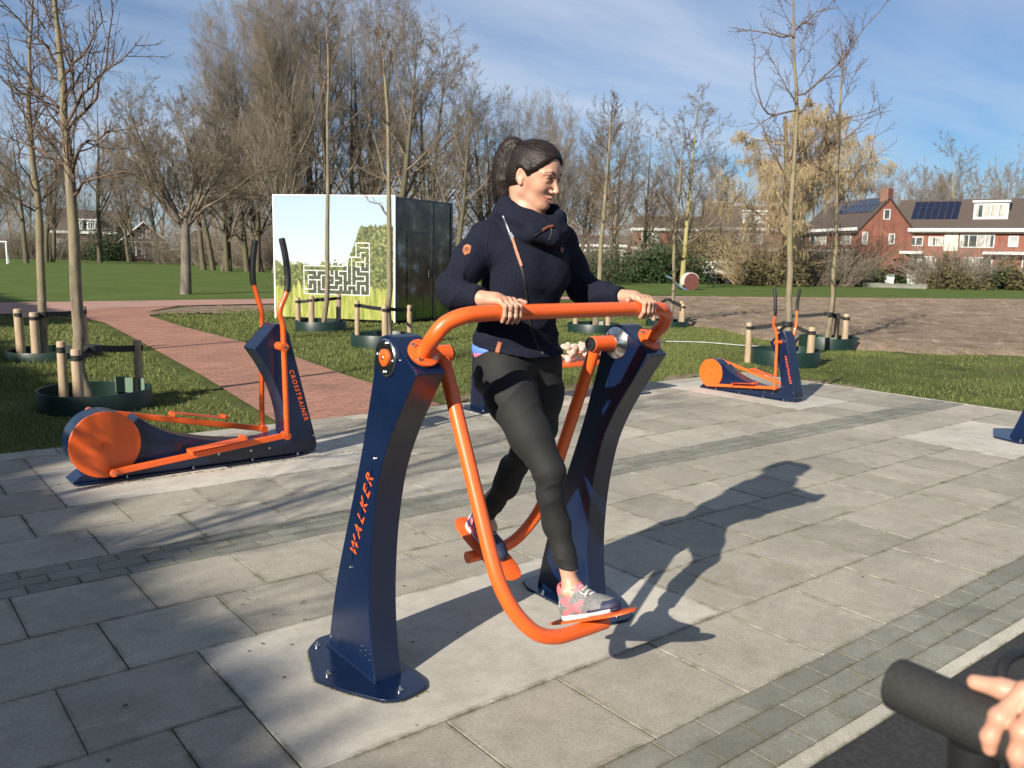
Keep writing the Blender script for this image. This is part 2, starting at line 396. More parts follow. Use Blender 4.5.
def hair_mat():
    m, nt, b = nodes('dark_brown_hair'); f = noise(nt, coords(nt, 'Object', (1, 1, .25)), 130, 4, .65, .25)
    g = noise(nt, coords(nt), 14, 3)
    c = ramp(nt, f, [(.3, (.006, .004, .003)), (.58, (.016, .010, .008)), (.82, (.095, .052, .034))])
    L(nt, mix(nt, .35, c, ramp(nt, g, [(.3, (.005, .003, .003)), (.7, (.026, .015, .011))])), b.inputs['Base Color'])
    b.inputs['Roughness'].default_value = .58; b.inputs['Specular IOR Level'].default_value = .32
    bump(nt, b, f, .5, .002); return m
M['hair'] = hair_mat()
M['jacket'] = mat('navy_fleece', (.010, .0115, .022), .95, 0, .35, 220, .5, 0, .002)
M['jacket'].node_tree.nodes['Principled BSDF'].inputs['Specular IOR Level'].default_value = .15
M['legging'] = mat('charcoal_legging', (.0075, .007, .007), .8, 0, .25, 260, .3, 0, .001)
M['leather'] = mat('brown_leather', (.33, .115, .05), .5, 0, .2, 60, .3)
M['pink'] = mat('coral_pink', (.80, .15, .17), .55, 0, .1, 40)
M['shirt'] = mat('magenta_shirt', (.75, .16, .28), .7, 0, .1, 40)
M['blueshirt'] = mat('blue_vest', (.10, .20, .62), .7, 0, .1, 40)
M['shoegrey'] = mat('grey_shoe_mesh', (.17, .17, .165), .65, 0, .3, 160, .5, 0, .001)
M['shoedark_shade'] = mat('dark_and_shaded_shoe', (.02, .025, .06), .6, 0, .3, 160, .4, 0, .001)  # dark toe and tread; also the rear shoe's upper, painted as shaded
M['whitefoam'] = mat('white_foam_sole', (.72, .72, .72), .5)
M['lace'] = mat('pale_lace', (.55, .53, .50), .7)
M['eye'] = mat('eyeball', (.30, .27, .25), .15, 0, .03, 10)
M['iris'] = mat('dark_iris', (.02, .012, .008), .1)
M['brow'] = mat('eyebrow', (.035, .02, .013), .7)
M['cream'] = mat('cream_plush', (.58, .42, .33), .95, 0, .25, 14, .8, 0, .01)
M['creamwhite'] = mat('white_plush', (.74, .70, .64), .95, 0, .2, 14, .8, 0, .01)
M['foam'] = mat('black_foam_grip', (.019, .018, .017), .8, 0, .3, 260, .5, 0, .0008)
M['whitemetal'] = mat('white_painted_metal', (.75, .75, .74), .4)
M['evergreen'] = attr_mat('evergreen_leaves', [(0, (.012, .026, .010)), (.6, (.03, .055, .018)), (1, (.06, .085, .028))])
M['olive'] = attr_mat('olive_shrub', [(0, (.05, .042, .02)), (.6, (.10, .085, .036)), (1, (.17, .15, .06))])
M['blade'] = attr_mat('grass_blades', [(0, (.052, .064, .018)), (.45, (.112, .132, .036)), (.8, (.17, .185, .060)), (1, (.32, .29, .15))], var=.1)

def worn():
    m, nt, b = nodes('scuffed_orange_paint'); v = coords(nt); st = coords(nt, 'Object', (1, 6, 1))
    f = noise(nt, st, 30, 6, .75, .6); g = noise(nt, v, 9, 5, .6)
    c = ramp(nt, g, [(.3, (.66, .09, .012)), (.7, (.80, .12, .016))])
    c = mix(nt, ramp(nt, f, [(.56, (0, 0, 0)), (.70, (.75, .75, .75))]), c, (.12, .06, .035))
    L(nt, c, b.inputs['Base Color']); b.inputs['Roughness'].default_value = .5; bump(nt, b, f, .15, .001); return m
M['orange_worn'] = worn()
# ------------------------------------------------------------------ ground
rng = np.random.default_rng(7); random.seed(7)
def sheet(name, pts, z, m, kind='structure'):
    me = bpy.data.meshes.new(name); me.from_pydata([(x, y, z) for x, y in pts], [], [tuple(range(len(pts)))]); me.materials.append(m)
    o = bpy.data.objects.new(name, me); COL.objects.link(o); tag(o, kind=kind); fixn(me)
    if me.polygons[0].normal.z < 0: me.flip_normals()
    return o
SS = .41645; A0Y = 3.498; U0 = .425
def inside_pave(x, y): return x < 8.35 and 1.14 < y < 6.06
# lawn: one sheet to the horizon, gently uneven away from the square
sheet('ground', [(-700, -700), (700, -700), (700, 700), (-700, 700)], -.034, M['lawn'])
sheet('field', [(-60, 22.75), (13, 22.75), (36, 21.0), (60, 18), (60, 24), (46, 32), (40, 62), (22, 100), (-60, 100)], -.026, M['field'])
sheet('field_beyond_soil', [(24.2, 20.1), (38, 14.1), (75, 8), (66, 21.5), (55, 22.8), (46, 27.5), (36, 33.5)], -.020, M['field'])
sheet('path', [(2.62, 6.08), (4.15, 6.08), (4.28, 8.1), (4.5, 9.9), (4.62, 12.1), (4.66, 15), (4.85, 17.5), (5.3, 19.0), (6.3, 20.4), (2.0, 20.4), (3.0, 19.4), (3.6, 17.8), (3.72, 16.2), (3.46, 13.5), (2.98, 8.9)], -.016, M['pinkpath'])
sheet('cross_path', [(-60, 18.9), (3.2, 18.9), (4.5, 19.9), (6.3, 20.45), (9, 20.6), (22, 19.75), (37, 14.0), (70, 6), (70, 6.8), (38, 14.9), (23, 21.0), (9.8, 22.7), (-60, 22.75)], -.012, M['farpath'])
sheet('safety_surface', [(-6, -6), (14, -6), (14, 1.087), (-6, 1.087)], -.006, M['rubbermat'])
sheet('paving_bed', [(-7.5, 1.087), (8.37, 1.087), (8.37, 6.075), (-7.5, 6.075)], -.0050, M['joint'])
sheet('far_road', [(-80, 101), (24, 101), (60, 76), (60, 79), (24, 106), (-80, 106)], -.020, M['asphalt'])
# paving units with chamfered arrises
def units(rects, name, m, z=0.0, gap=.0024, ch=.0016, jit=.0006, seed=1):
    r = np.random.default_rng(seed); V = []; Q = []; A = []; E_ = []
    for (x0, y0, x1, y1) in rects:
        dz = r.uniform(-jit, jit); tx, ty = r.uniform(-jit, jit, 2)*.6; a = r.uniform(); n = len(V)
        g = gap*r.uniform(.7, 1.3)
        o = [(x0+g, y0+g), (x1-g, y0+g), (x1-g, y1-g), (x0+g, y1-g)]
        i = [(x0+g+ch, y0+g+ch), (x1-g-ch, y0+g+ch), (x1-g-ch, y1-g-ch), (x0+g+ch, y1-g-ch)]
        def zz(p): return z+dz+tx*((p[0]-x0)/(x1-x0)-.5)+ty*((p[1]-y0)/(y1-y0)-.5)
        for p in o: V.append((*p, -.010))
        for p in o: V.append((*p, zz(p)-ch*.6))
        for p in i: V.append((*p, zz(p)))
        w_ = min(.022, (x1-x0)*.2, (y1-y0)*.2); j_ = [(x0+w_, y0+w_), (x1-w_, y0+w_), (x1-w_, y1-w_), (x0+w_, y1-w_)]
        for p in j_: V.append((*p, zz(p)))
        A += [a]*16; E_ += [1]*12+[0]*4
        for k in range(4):
            j = (k+1) % 4
            Q.append((n+k, n+j, n+4+j, n+4+k)); Q.append((n+4+k, n+4+j, n+8+j, n+8+k)); Q.append((n+8+k, n+8+j, n+12+j, n+12+k))
        Q.append((n+12, n+13, n+14, n+15))
    o = fastmesh(name, np.array(V), quads=np.array(Q), m=m, attr=np.array(A)); at_ = o.data.attributes.new('edge', 'FLOAT_COLOR', 'POINT'); at_.data.foreach_set('color', np.repeat(np.array(E_, np.float32)[:, None], 4, 1).ravel()); tag(o, kind='structure'); return o
big = []; pale = []
rows = []
for k in range(5): rows.append((A0Y-(k+1)*SS, A0Y-k*SS, 0 if k % 2 == 0 else .5))
yb = A0Y+.275
for k in range(6):
    y1 = yb+(k+1)*SS
    rows.append((yb+k*SS, min(y1, 6.06), 0 if k % 2 == 0 else .5))
whites = [(U0+SS, rows[3][0], U0+5*SS, rows[2][1]), (U0+SS, yb+2*SS, U0+6*SS, yb+4*SS), (6.67, yb+SS, 7.50, yb+5*SS), (6.25, 2.249, 7.5, 3.082), (4.1, yb+4*SS, 6.3, 6.06)]
for (y0, y1, of) in rows:
    if y1-y0 < .05: continue
    x = U0+of*SS-18*SS
    while x < 8.35:
        a, b = max(x, -7.4), min(x+SS, 8.35); x += SS
        segs = [(a, b)]
        for w in whites:
            if w[1]-.02 < (y0+y1)/2 < w[3]+.02:
                ns = []
                for (p, q) in segs:
                    if q <= w[0]+.01 or p >= w[2]-.01: ns.append((p, q)); continue
                    if p < w[0]-.03: ns.append((p, w[0]))
                    if q > w[2]+.03: ns.append((w[2], q))
                segs = ns
        big += [(p, y0, q, y1) for p, q in segs if q-p > .03]
units(big, 'paving', M['slab'], seed=3)
units(whites, 'paving_plinths', M['slab_light'], z=.002, seed=4)
br = []
bl = .1835
for r_ in range(3):
    y0 = 3.498+r_*.0917
    x = -7.4+(r_ % 2)*bl*.5
    while x < 8.33: br.append((x, y0, min(x+bl, 8.35), y0+.0917)); x += bl
    y0 = 1.140+r_*.092; x = 1.65-50*bl+(r_ % 2)*bl*.5
    while x < 8.33:
        br.append((max(x, -7.4), y0, min(x+bl, 8.35), y0+.092)); x += bl
units([b for b in br if b[2]-b[0] > .02], 'paving_band', M['paver'], gap=.0020, ch=.0013, jit=.0003, seed=5)
kb = []; x = -7.4
while x < 8.35: kb.append((x, 1.087, min(x+1.0, 8.35), 1.140)); x += 1.0
units(kb, 'kerb', M['kerb'], z=.001, seed=6)
kb = [(8.352, 1.09+i*.83, 8.40, 1.09+(i+1)*.83) for i in range(6)]
units(kb, 'edge_kerb', M['kerb'], z=0, seed=8)
# bare soil, cloddy
def vnoise(x, y, s, seed):
    r = np.random.default_rng(seed); g = r.uniform(-1, 1, (256, 256)); x = x/s+100; y = y/s+100
    i = np.floor(x).astype(int); j = np.floor(y).astype(int); u = x-i; v = y-j; u = u*u*(3-2*u); v = v*v*(3-2*v)
    f = lambda a, b: g[a % 256, b % 256]
    return (f(i, j)*(1-u)+f(i+1, j)*u)*(1-v)+(f(i, j+1)*(1-u)+f(i+1, j+1)*u)*v
def poly_in(x, y, P):
    c = np.zeros(x.shape, bool); n = len(P)
    for i in range(n):
        (x1, y1), (x2, y2) = P[i], P[(i+1) % n]
        k = ((y1 > y) != (y2 > y)) & (x < (x2-x1)*(y-y1)/(y2-y1+1e-12)+x1); c ^= k
    return c
SOIL = [(13.3, 11.9), (13.7, 10.6), (12.4, 8.6), (12.1, 7.4), (12.9, 6.1), (14.2, 4.6), (24, .5), (38, 4), (37.5, 13.6), (27.5, 17.4), (24.4, 19.4), (21.6, 19.5), (17, 15.5)]
gx, gy = np.meshgrid(np.arange(11.5, 39, .11), np.arange(-.5, 20.5, .11), indexing='ij')
wob = .25*vnoise(gx, gy, .9, 5)
ins = poly_in(gx+wob, gy+wob, SOIL)
dist_in = np.ones(gx.shape)
gz = .02+.035*vnoise(gx, gy, 1.3, 1)+.045*np.abs(vnoise(gx, gy, .42, 2))+.035*np.abs(vnoise(gx, gy, .21, 3))+.02*vnoise(gx, gy, .11, 4)
er = ins.copy()
for _ in range(3):
    e = er.copy(); e[1:] &= er[:-1]; e[:-1] &= er[1:]; e[:, 1:] &= er[:, :-1]; e[:, :-1] &= er[:, 1:]; dist_in = np.where(er & ~e, .3*(_+1), dist_in); er = e
gz = np.where(ins, -.03+(gz+.03)*np.clip(dist_in, 0, 1), -.06)
idx = np.arange(gx.size).reshape(gx.shape)
q = np.stack([idx[:-1, :-1], idx[1:, :-1], idx[1:, 1:], idx[:-1, 1:]], -1).reshape(-1, 4)
ok = (ins[:-1, :-1] | ins[1:, 1:] | ins[1:, :-1] | ins[:-1, 1:]).ravel()
q = q[ok]; used = np.unique(q); mp = np.full(gx.size, -1); mp[used] = np.arange(len(used))
so = fastmesh('soil', np.stack([gx.ravel(), gy.ravel(), gz.ravel()], 1)[used], quads=mp[q], m=M['soil'], smooth=False); tag(so, kind='structure')
# pale strip of trampled edge beside the soil
# soil strip between brick path and field
def strip(name, P, z, m, s=.12, amp=.03):
    xs = [p[0] for p in P]; ys = [p[1] for p in P]
    gx, gy = np.meshgrid(np.arange(min(xs)-.3, max(xs)+.3, s), np.arange(min(ys)-.3, max(ys)+.3, s), indexing='ij')
    w = .2*vnoise(gx, gy, .7, 11)+.1*vnoise(gx, gy, .25, 12); i = poly_in(gx+w, gy+w, P)
    z_ = z+amp*np.abs(vnoise(gx, gy, .3, 13))
    idx = np.arange(gx.size).reshape(gx.shape); q = np.stack([idx[:-1, :-1], idx[1:, :-1], idx[1:, 1:], idx[:-1, 1:]], -1).reshape(-1, 4)
    q = q[(i[:-1, :-1] & i[1:, 1:]).ravel()]; used = np.unique(q); mp = np.full(gx.size, -1); mp[used] = np.arange(len(used))
    tag(fastmesh(name, np.stack([gx.ravel(), gy.ravel(), z_.ravel()], 1)[used], quads=mp[q], m=m), kind='structure')
strip('soil_verge', [(4.6, 17.9), (6.5, 17.8), (10.5, 17.9), (14, 16.4), (14, 17.6), (10.5, 20.3), (6.6, 20.2), (5.2, 18.9)], -.03, M['soil'])
strip('soil_edge', [(8.42, 1.1), (8.62, 1.1), (8.62, 6.3), (4.4, 6.45), (4.2, 6.08), (8.42, 6.08)], -.032, M['soil'], .05, .012)
strip('soil_edge_west', [(-7, 6.08), (2.5, 6.08), (2.5, 6.2), (-7, 6.25)], -.032, M['soil'], .05, .012)
# grass blades (one mass of ground cover)
PATHP = [(2.5, 6.0), (4.25, 6.0), (4.38, 8.1), (4.6, 9.9), (4.72, 12.1), (4.76, 15), (5.2, 18.4), (9, 18.4), (9, 24), (-20, 24), (-20, 18.6), (3.2, 18.4), (3.5, 16.2), (3.3, 13.5), (2.85, 8.9)]
def blades(n, box, hgt, wid, seed, lo=0):
    r = np.random.default_rng(seed)
    x = r.uniform(box[0], box[2], n); y = r.uniform(box[1], box[3], n)
    k = ~poly_in(x, y, PATHP) & ~poly_in(x, y, SOIL) & ~((x < 8.42) & (y < 6.11))
    cam = (x*math.cos(YAW)-y*math.sin(YAW)); dep = x*math.sin(YAW)+y*math.cos(YAW)
    k &= (np.abs(cam) < dep*.72+1.5) & (dep > 2)
    dens = vnoise(x, y, .5, 21)*.5+vnoise(x, y, 1.9, 22)*.5
    k &= r.uniform(size=n) < np.clip(.72+dens*.9, .12, 1)
    k &= ~((x > 8.4) & (x < 8.6) & (y < 6.2) & (r.uniform(size=n) < .7)) & ~((y < 6.35) & (r.uniform(size=n) < .6))
    x, y, dens = x[k], y[k], dens[k]; m = len(x)
    a = r.uniform(0, 2*math.pi, m); h = hgt*r.uniform(.45, 1.2, m)*(1+.45*dens); w = wid*r.uniform(.6, 1.3, m); t = r.uniform(0, 2*math.pi, m); ln = h*r.uniform(.1, .9, m)
    b = np.stack([x, y, np.full(m, -.034)], 1); d = np.stack([np.cos(a)*w, np.sin(a)*w, np.zeros(m)], 1)
    tip = b+np.stack([np.cos(t)*ln, np.sin(t)*ln, h], 1)
    V = np.stack([b-d, b+d, tip], 1).reshape(-1, 3)
    c = np.clip(r.normal(.5, .18, m)-dens*.12, 0, 1)
    return V, np.repeat(c, 3)
vs = []; cs = []
for a in ((190000, (-3, 6, 12.5, 9), .036, .0030, 1), (120000, (-3, 9, 14, 13), .042, .0042, 2), (100000, (-2, 13, 14, 20), .05, .0065, 3), (60000, (8.4, 1, 15, 6.1), .036, .0034, 4)):
    v, c = blades(*a); vs.append(v); cs.append(c)
V = np.concatenate(vs); c = np.concatenate(cs)
tag(fastmesh('grass', V, tris=np.arange(len(V)).reshape(-1, 3), m=M['blade'], attr=c), kind='stuff')
# moss and grime growing round the foot plates and in odd joints of the pads
r = np.random.default_rng(71); V = []; T = []
def fleck(x, y, s, z=.0032):
    n = len(V); a = r.uniform(0, 6.28)
    for k in range(6):
        t = a+k*1.047; V.append((x+math.cos(t)*s*r.uniform(.4, 1.3), y+math.sin(t)*s*r.uniform(.4, 1.3), z+r.uniform(0, .0012)))
    T.extend([(n, n+1, n+2), (n, n+2, n+3), (n, n+3, n+4), (n, n+4, n+5)])
for F in ([(1.056, 2.245), (1.10, 2.13), (1.165, 2.010), (1.215, 1.985), (1.30, 2.0), (1.328, 2.05), (1.328, 2.42), (1.29, 2.50), (1.19, 2.50), (1.125, 2.44)],):
    for F2 in (F, [(1.190+2.184-x, y) for x, y in F]):
        c = np.mean(F2, axis=0)
        for i in range(len(F2)):
            p = np.array(F2[i]); q = np.array(F2[(i+1) % len(F2)]); L_ = np.linalg.norm(q-p)
            for k in range(int(L_*620)):
                t = r.uniform(); o = (p+(q-p)*t); d_ = (o-c)/np.linalg.norm(o-c); fleck(*(o+d_*(r.normal(.0005, .0026))), r.uniform(.0008, .0030), .0046)
for k in range(330):
    x = r.uniform(.95, 2.75); fleck(x, 4.955+r.normal(-.035, .010), r.uniform(.002, .007), .0048)
for i in range(900):
    y = rows[r.integers(0, len(rows))][0]; x = r.uniform(-.5, 8.2); fleck(x, y+r.normal(0, .0018), r.uniform(.001, .0035), .0012)
tag(fastmesh('moss', np.array(V), tris=np.array(T), m=M['moss']), kind='stuff')
V = []; T = []
for i in range(46): fleck(r.uniform(.95, 2.5), r.uniform(2.27, 3.06), r.uniform(.002, .007), .0042)
for i in range(60): fleck(r.uniform(0, 7.5), r.uniform(1.2, 5.8), r.uniform(.002, .008), .0028)
M['stain'] = mat('dark_brown_specks', (.09, .055, .035), .9, 0, .5, 20)
tag(fastmesh('paving_specks', np.array(V), tris=np.array(T), m=M['stain']), kind='stuff')
# small leaves and grit lying on the paving
r = np.random.default_rng(44); V = []; T = []; 
for i in range(420):
    if i < 330: x, y = r.uniform(-.5, 8.2), r.uniform(1.2, 6.0)
    else: x, y = r.uniform(.9, 4.5), r.uniform(.1, 1.06)
    s = r.uniform(.0015, .0045)*(1 if i % 23 else 3.2); a = r.uniform(0, 6.28); n = len(V)
    for k in range(5):
        t = a+k*1.257; V.append((x+math.cos(t)*s*r.uniform(.5, 1.2), y+math.sin(t)*s*r.uniform(.3, 1), .0045+r.uniform(0, .002)))
    T += [(n, n+1, n+2), (n, n+2, n+3), (n, n+3, n+4)]
M['litter'] = mat('dry_leaf_litter', (.22, .15, .09), .9, 0, .7, 3)
tag(fastmesh('leaf_litter', np.array(V), tris=np.array(T), m=M['litter']), kind='stuff')
# ------------------------------------------------------------------ the walker
def arc(c, r, a0, a1, n):
    return [(c[0]+r*math.cos(R(a0+(a1-a0)*i/(n-1))), c[1]+r*math.sin(R(a0+(a1-a0)*i/(n-1)))) for i in range(n)]
def interp(P, n):
    """smooth curve through points"""
    P = np.array(P, float); k = len(P); t = np.arange(k); out = []
    for u in np.linspace(0, k-1, n):
        i = min(int(u), k-2); f = u-i; p0 = P[max(i-1, 0)]; p1 = P[i]; p2 = P[i+1]; p3 = P[min(i+2, k-1)]
        out.append(.5*((2*p1)+(-p0+p2)*f+(2*p0-5*p1+4*p2-p3)*f*f+(-p0+3*p1-3*p2+p3)*f**3))
    return np.array(out)
PIV = (2.036, 1.015)
FRONT = [(1.886, .985), (1.945, .905), (2.028, .782), (2.082, .675), (2.112, .575), (2.135, .45), (2.146, .30), (2.140, .16), (2.112, .012)]
BACK = [(2.420, .012), (2.392, .14), (2.345, .30), (2.262, .52), (2.195, .70), (2.145, .86), (2.108, .985)]
def pillar_profile():
    f = interp(FRONT, 26); b = interp(BACK, 18)
    top = arc((PIV[0]+.002, PIV[1]-.01), .073, 0, 118, 12)
    return [tuple(p) for p in f]+[tuple(p) for p in b[:-1]]+top
def round_poly(P, r, n=5):
    out = []; k = len(P)
    for i in range(k):
        a, b, c = (np.array(P[i-1], float), np.array(P[i], float), np.array(P[(i+1) % k], float))
        u = (a-b)/np.linalg.norm(a-b); v = (c-b)/np.linalg.norm(c-b); p = b+u*r; q = b+v*r
        for t in np.linspace(0, 1, n): out.append(tuple((1-t)**2*p+2*t*(1-t)*b+t*t*q))
    return out
def bolt(p, ax, r=.009, h=.008, mb=None):
    top = mb; mb = MB(); top.parts.append(mb)
    mb.cyl(p, np.array(p)+np.array(ax)*h*.5, r*1.25, seg=14); mb.cyl(np.array(p)+np.array(ax)*h*.4, np.array(p)+np.array(ax)*h*1.6, r*.8, r*.5, seg=6)
WK = empty('air_walker', (1.69, 2.1, 0), 'blue and orange standing air walker, writing down one pillar, ridden by the woman', 'exercise machine')
prof = pillar_profile()
for (xa, xb, side) in ((1.190, 1.285, -1), (2.094, 2.184, 1)):
    pl = MB(); pl.prism(prof, 0, xa, xb)
    p = pl.build('pillar', M['navy'], WK, bevel=.0045, auto=30)
    xo = xa if side < 0 else xb; xi = xb if side < 0 else xa
    # welded foot plate
    F = [(1.056, 2.245), (1.10, 2.13), (1.165, 2.010), (1.215, 1.985), (1.30, 2.0), (1.328, 2.05), (1.328, 2.42), (1.29, 2.50), (1.19, 2.50), (1.125, 2.44)]
    if side > 0: F = [(1.190+2.184-x, y) for x, y in F]
    fp = MB(); fp.prism(round_poly(F, .02), 2, .002, .014)
    b = fp.build('foot_plate', M['navy'], WK, bevel=.002)
    bt = MB()
    for (x, y) in ((1.101, 2.244), (1.228, 2.030), (1.318, 2.34), (1.16, 2.44)):
        if side > 0: x = 1.190+2.184-x
        bolt((x, y, .014), (0, 0, 1), .008, .009, bt)
    bt.build('bolt', M['steel'], b, smooth=True)
    wd = MB(); wd.tube([(xo, 2.10, .016), (xo, 2.425, .016)], .006, 8); wd.build('weld_seam', M['navy'], b, smooth=True)
    # outer bearing cover
    dc = MB(); e = side*.004
    dc.tube([(xo, *PIV), (xo+side*.006, *PIV), (xo+side*.009, *PIV)], [.053, .053, .049], 40)
    d = dc.build('bearing_cover', M['steel'], WK, smooth=True)
    oc = MB(); oc.tube([(xo+side*.008, *PIV), (xo+side*.014, *PIV), (xo+side*.016, *PIV)], [.024, .024, .021], 32); oc.build('hub_cap', M['orange'], d, smooth=True)
    bb = MB()
    for k in range(4):
        a = R(90*k+8); bolt((xo+side*.009, PIV[0]+.041*math.cos(a), PIV[1]+.041*math.sin(a)), (side, 0, 0), .005, .004, bb)
    bolt((xo+side*.015, *PIV), (side, 0, 0), .005, .003, bb)
    bb.build('screw', M['steel'], d, smooth=True)
    # inner bearing flange, bare steel
    dc = MB(); dc.tube([(xi, *PIV), (xi-side*.006, *PIV), (xi-side*.022, *PIV), (xi-side*.030, *PIV)], [.055, .055, .034, .030], 40)
    d2 = dc.build('bearing_flange', M['steel'], WK, smooth=True)
    # swing arm
    ang = R(25) if side < 0 else R(-21.5)
    xc = 1.372 if side < 0 else 1.995
    def AP(x, l, o=0): return (x, PIV[0]-l*math.sin(ang)-o*math.cos(ang), PIV[1]-l*math.cos(ang)+o*math.sin(ang))
    s = side; L_ = .862 if side < 0 else .838
    hb = MB(); hb.tube([(xi-s*.02, *PIV), (xc-s*.022, *PIV), (xc-s*.026, *PIV)], [.0265, .0265, .023], 28)
    arm_pts = [AP(xc, 0), AP(xc, .2), AP(xc, .4), AP(xc, L_-.27), AP(xc-s*.008, L_-.18), AP(xc-s*.035, L_-.10), AP(xc-s*.085, L_-.035), AP(xc-s*.15, L_-.006), AP(xc-s*.23, L_), AP(xc-s*(.345 if s < 0 else .30), L_)]
    am = MB(); am.tube(interp(arm_pts, 60), .0215, 24)
    ar = am.build('swing_arm', M['orange'], WK, smooth=True)
    hb.build('pivot_hub', M['orange'], ar, smooth=True)
    cp = MB(); cp.tube([(xc-s*.025, *PIV), (xc-s*.030, *PIV)], [.0245, .022], 28); cp.cyl((xc-s*.029, *PIV), (xc-s*.035, *PIV), .007, seg=6); cp.build('end_cap', M['rubber'], ar, smooth=True)
    # foot board: rounded plate with a turned-down rim
    pc = 1.672 if side < 0 else 1.775
    n = 28; out = []
    for k in range(n):
        t = 2*math.pi*k/n; cx, cy = math.cos(t), math.sin(t)
        out.append((abs(cx)**(.75)*math.copysign(1, cx)*.058, abs(cy)**(.62)*math.copysign(1, cy)*(.174 if side < 0 else .182)))
    lz = L_-.0235
    V = []
    for (dl, sc) in ((0, 1.0), (-.005, 1.0), (-.0065, .965)):
        for (a, b_) in out: V.append(AP(pc+a*sc, lz+dl, b_*sc+.0))
    F = [tuple(range(n))[::-1], tuple(range(2*n, 3*n))]+[(j*n+i, j*n+(i+1) % n, (j+1)*n+(i+1) % n, (j+1)*n+i) for j in range(2) for i in range(n)]
    pm = MB(); pm.add(V, F); pm.build('foot_board', M['orange_worn'], WK, smooth=True)
    # handlebar flange on the sloping cap
sl = np.array([-.735, .678])
n_ = np.array([0, sl[0], sl[1]]); tz = np.array([0, -.678, -.735])
HB = (1.828, 1.147)
hb = MB(); path = []
x0, x1 = 1.2375, 2.139
f0 = np.array([0, 1.930, 1.033])
pts = [f0+n_*.0, f0+n_*.04, f0+n_*.085]
P = [(x0, *q[1:]) for q in pts]+[(x0+.022, 1.8500, 1.122), (x0+.070, HB[0]+.005, 1.142), (x0+.14, *HB)]
P2 = [(x1-.12, *HB), (x1-.06, HB[0]+.004, 1.143), (x1-.018, 1.848, 1.124)]+[(x1, *q[1:]) for q in pts[::-1]]
A = interp(P, 30); B = interp(P2, 30)
hb.tube(np.concatenate([A, B]), .0222, 28)
hbar = hb.build('handlebar', M['orange'], WK, smooth=True)
for xx in (x0, x1):
    fl = MB(); q = np.array([xx, *f0[1:]])+n_*.001; fl.tube([q, q+n_*.007, q+n_*.009], [.045, .045, .042], 36); fo = fl.build('handlebar_flange', M['orange'], hbar, smooth=True)
    bb = MB()
    for k in range(4):
        a = R(45+90*k); e = q+n_*.008+np.array([1, 0, 0])*.034*math.cos(a)+tz*.034*math.sin(a); bolt(e, n_, .0055, .005, bb)
    bb.build('bolt', M['steel'], fo, smooth=True)
# writing on the near pillar's outer face, read from the bottom up
a = np.array([1.19, 2.245, .377]); b = np.array([1.19, 2.131, .661]); d = (b-a)/np.linalg.norm(b-a)
up_ = np.cross(np.array([-1., 0, 0]), d)
def stencil(name, word, a, d, up_, size, pitch, m, parent, nrm):
    for i, ch in enumerate(word):
        textmesh('letter', ch, size, m, parent, tuple(a+d*pitch*i+nrm*.0012), tuple(d), tuple(up_), .0008, 1, .22, .0006)
nrm = np.array([-1., 0, 0])
pit = np.linalg.norm(b-a)/5
lt = textmesh('lettering', 'WALKER', .056, M['orange'], WK, tuple((a+b)/2+nrm*.0012), tuple(d), tuple(up_), .0008, 1.55, .25, .0002)
sb_ = MB(); mid_ = (a+b)/2+nrm*.0014
sb_.box(mid_+up_*.001, (np.linalg.norm(b-a)*1.10, .0045, .0022), np.array([d, up_, nrm]).T); sb_.build('stencil_bridge', M['navy'], lt)
tr = MB()
for z_ in ((2.262, .336), (2.112, .712)): bolt((1.19, *z_), (-1, 0, 0), .0045, .004, tr)
for k, (yy, zz) in enumerate([(2.19, .105), (2.165, .10), (2.14, .098), (2.20, .085), (2.17, .08), (2.145, .076), (2.40, .055)]): bolt((1.19, yy, zz), (-1, 0, 0), .0022 if k < 6 else .005, .002, tr)
tr.build('screw', M['steel'], WK, smooth=True)
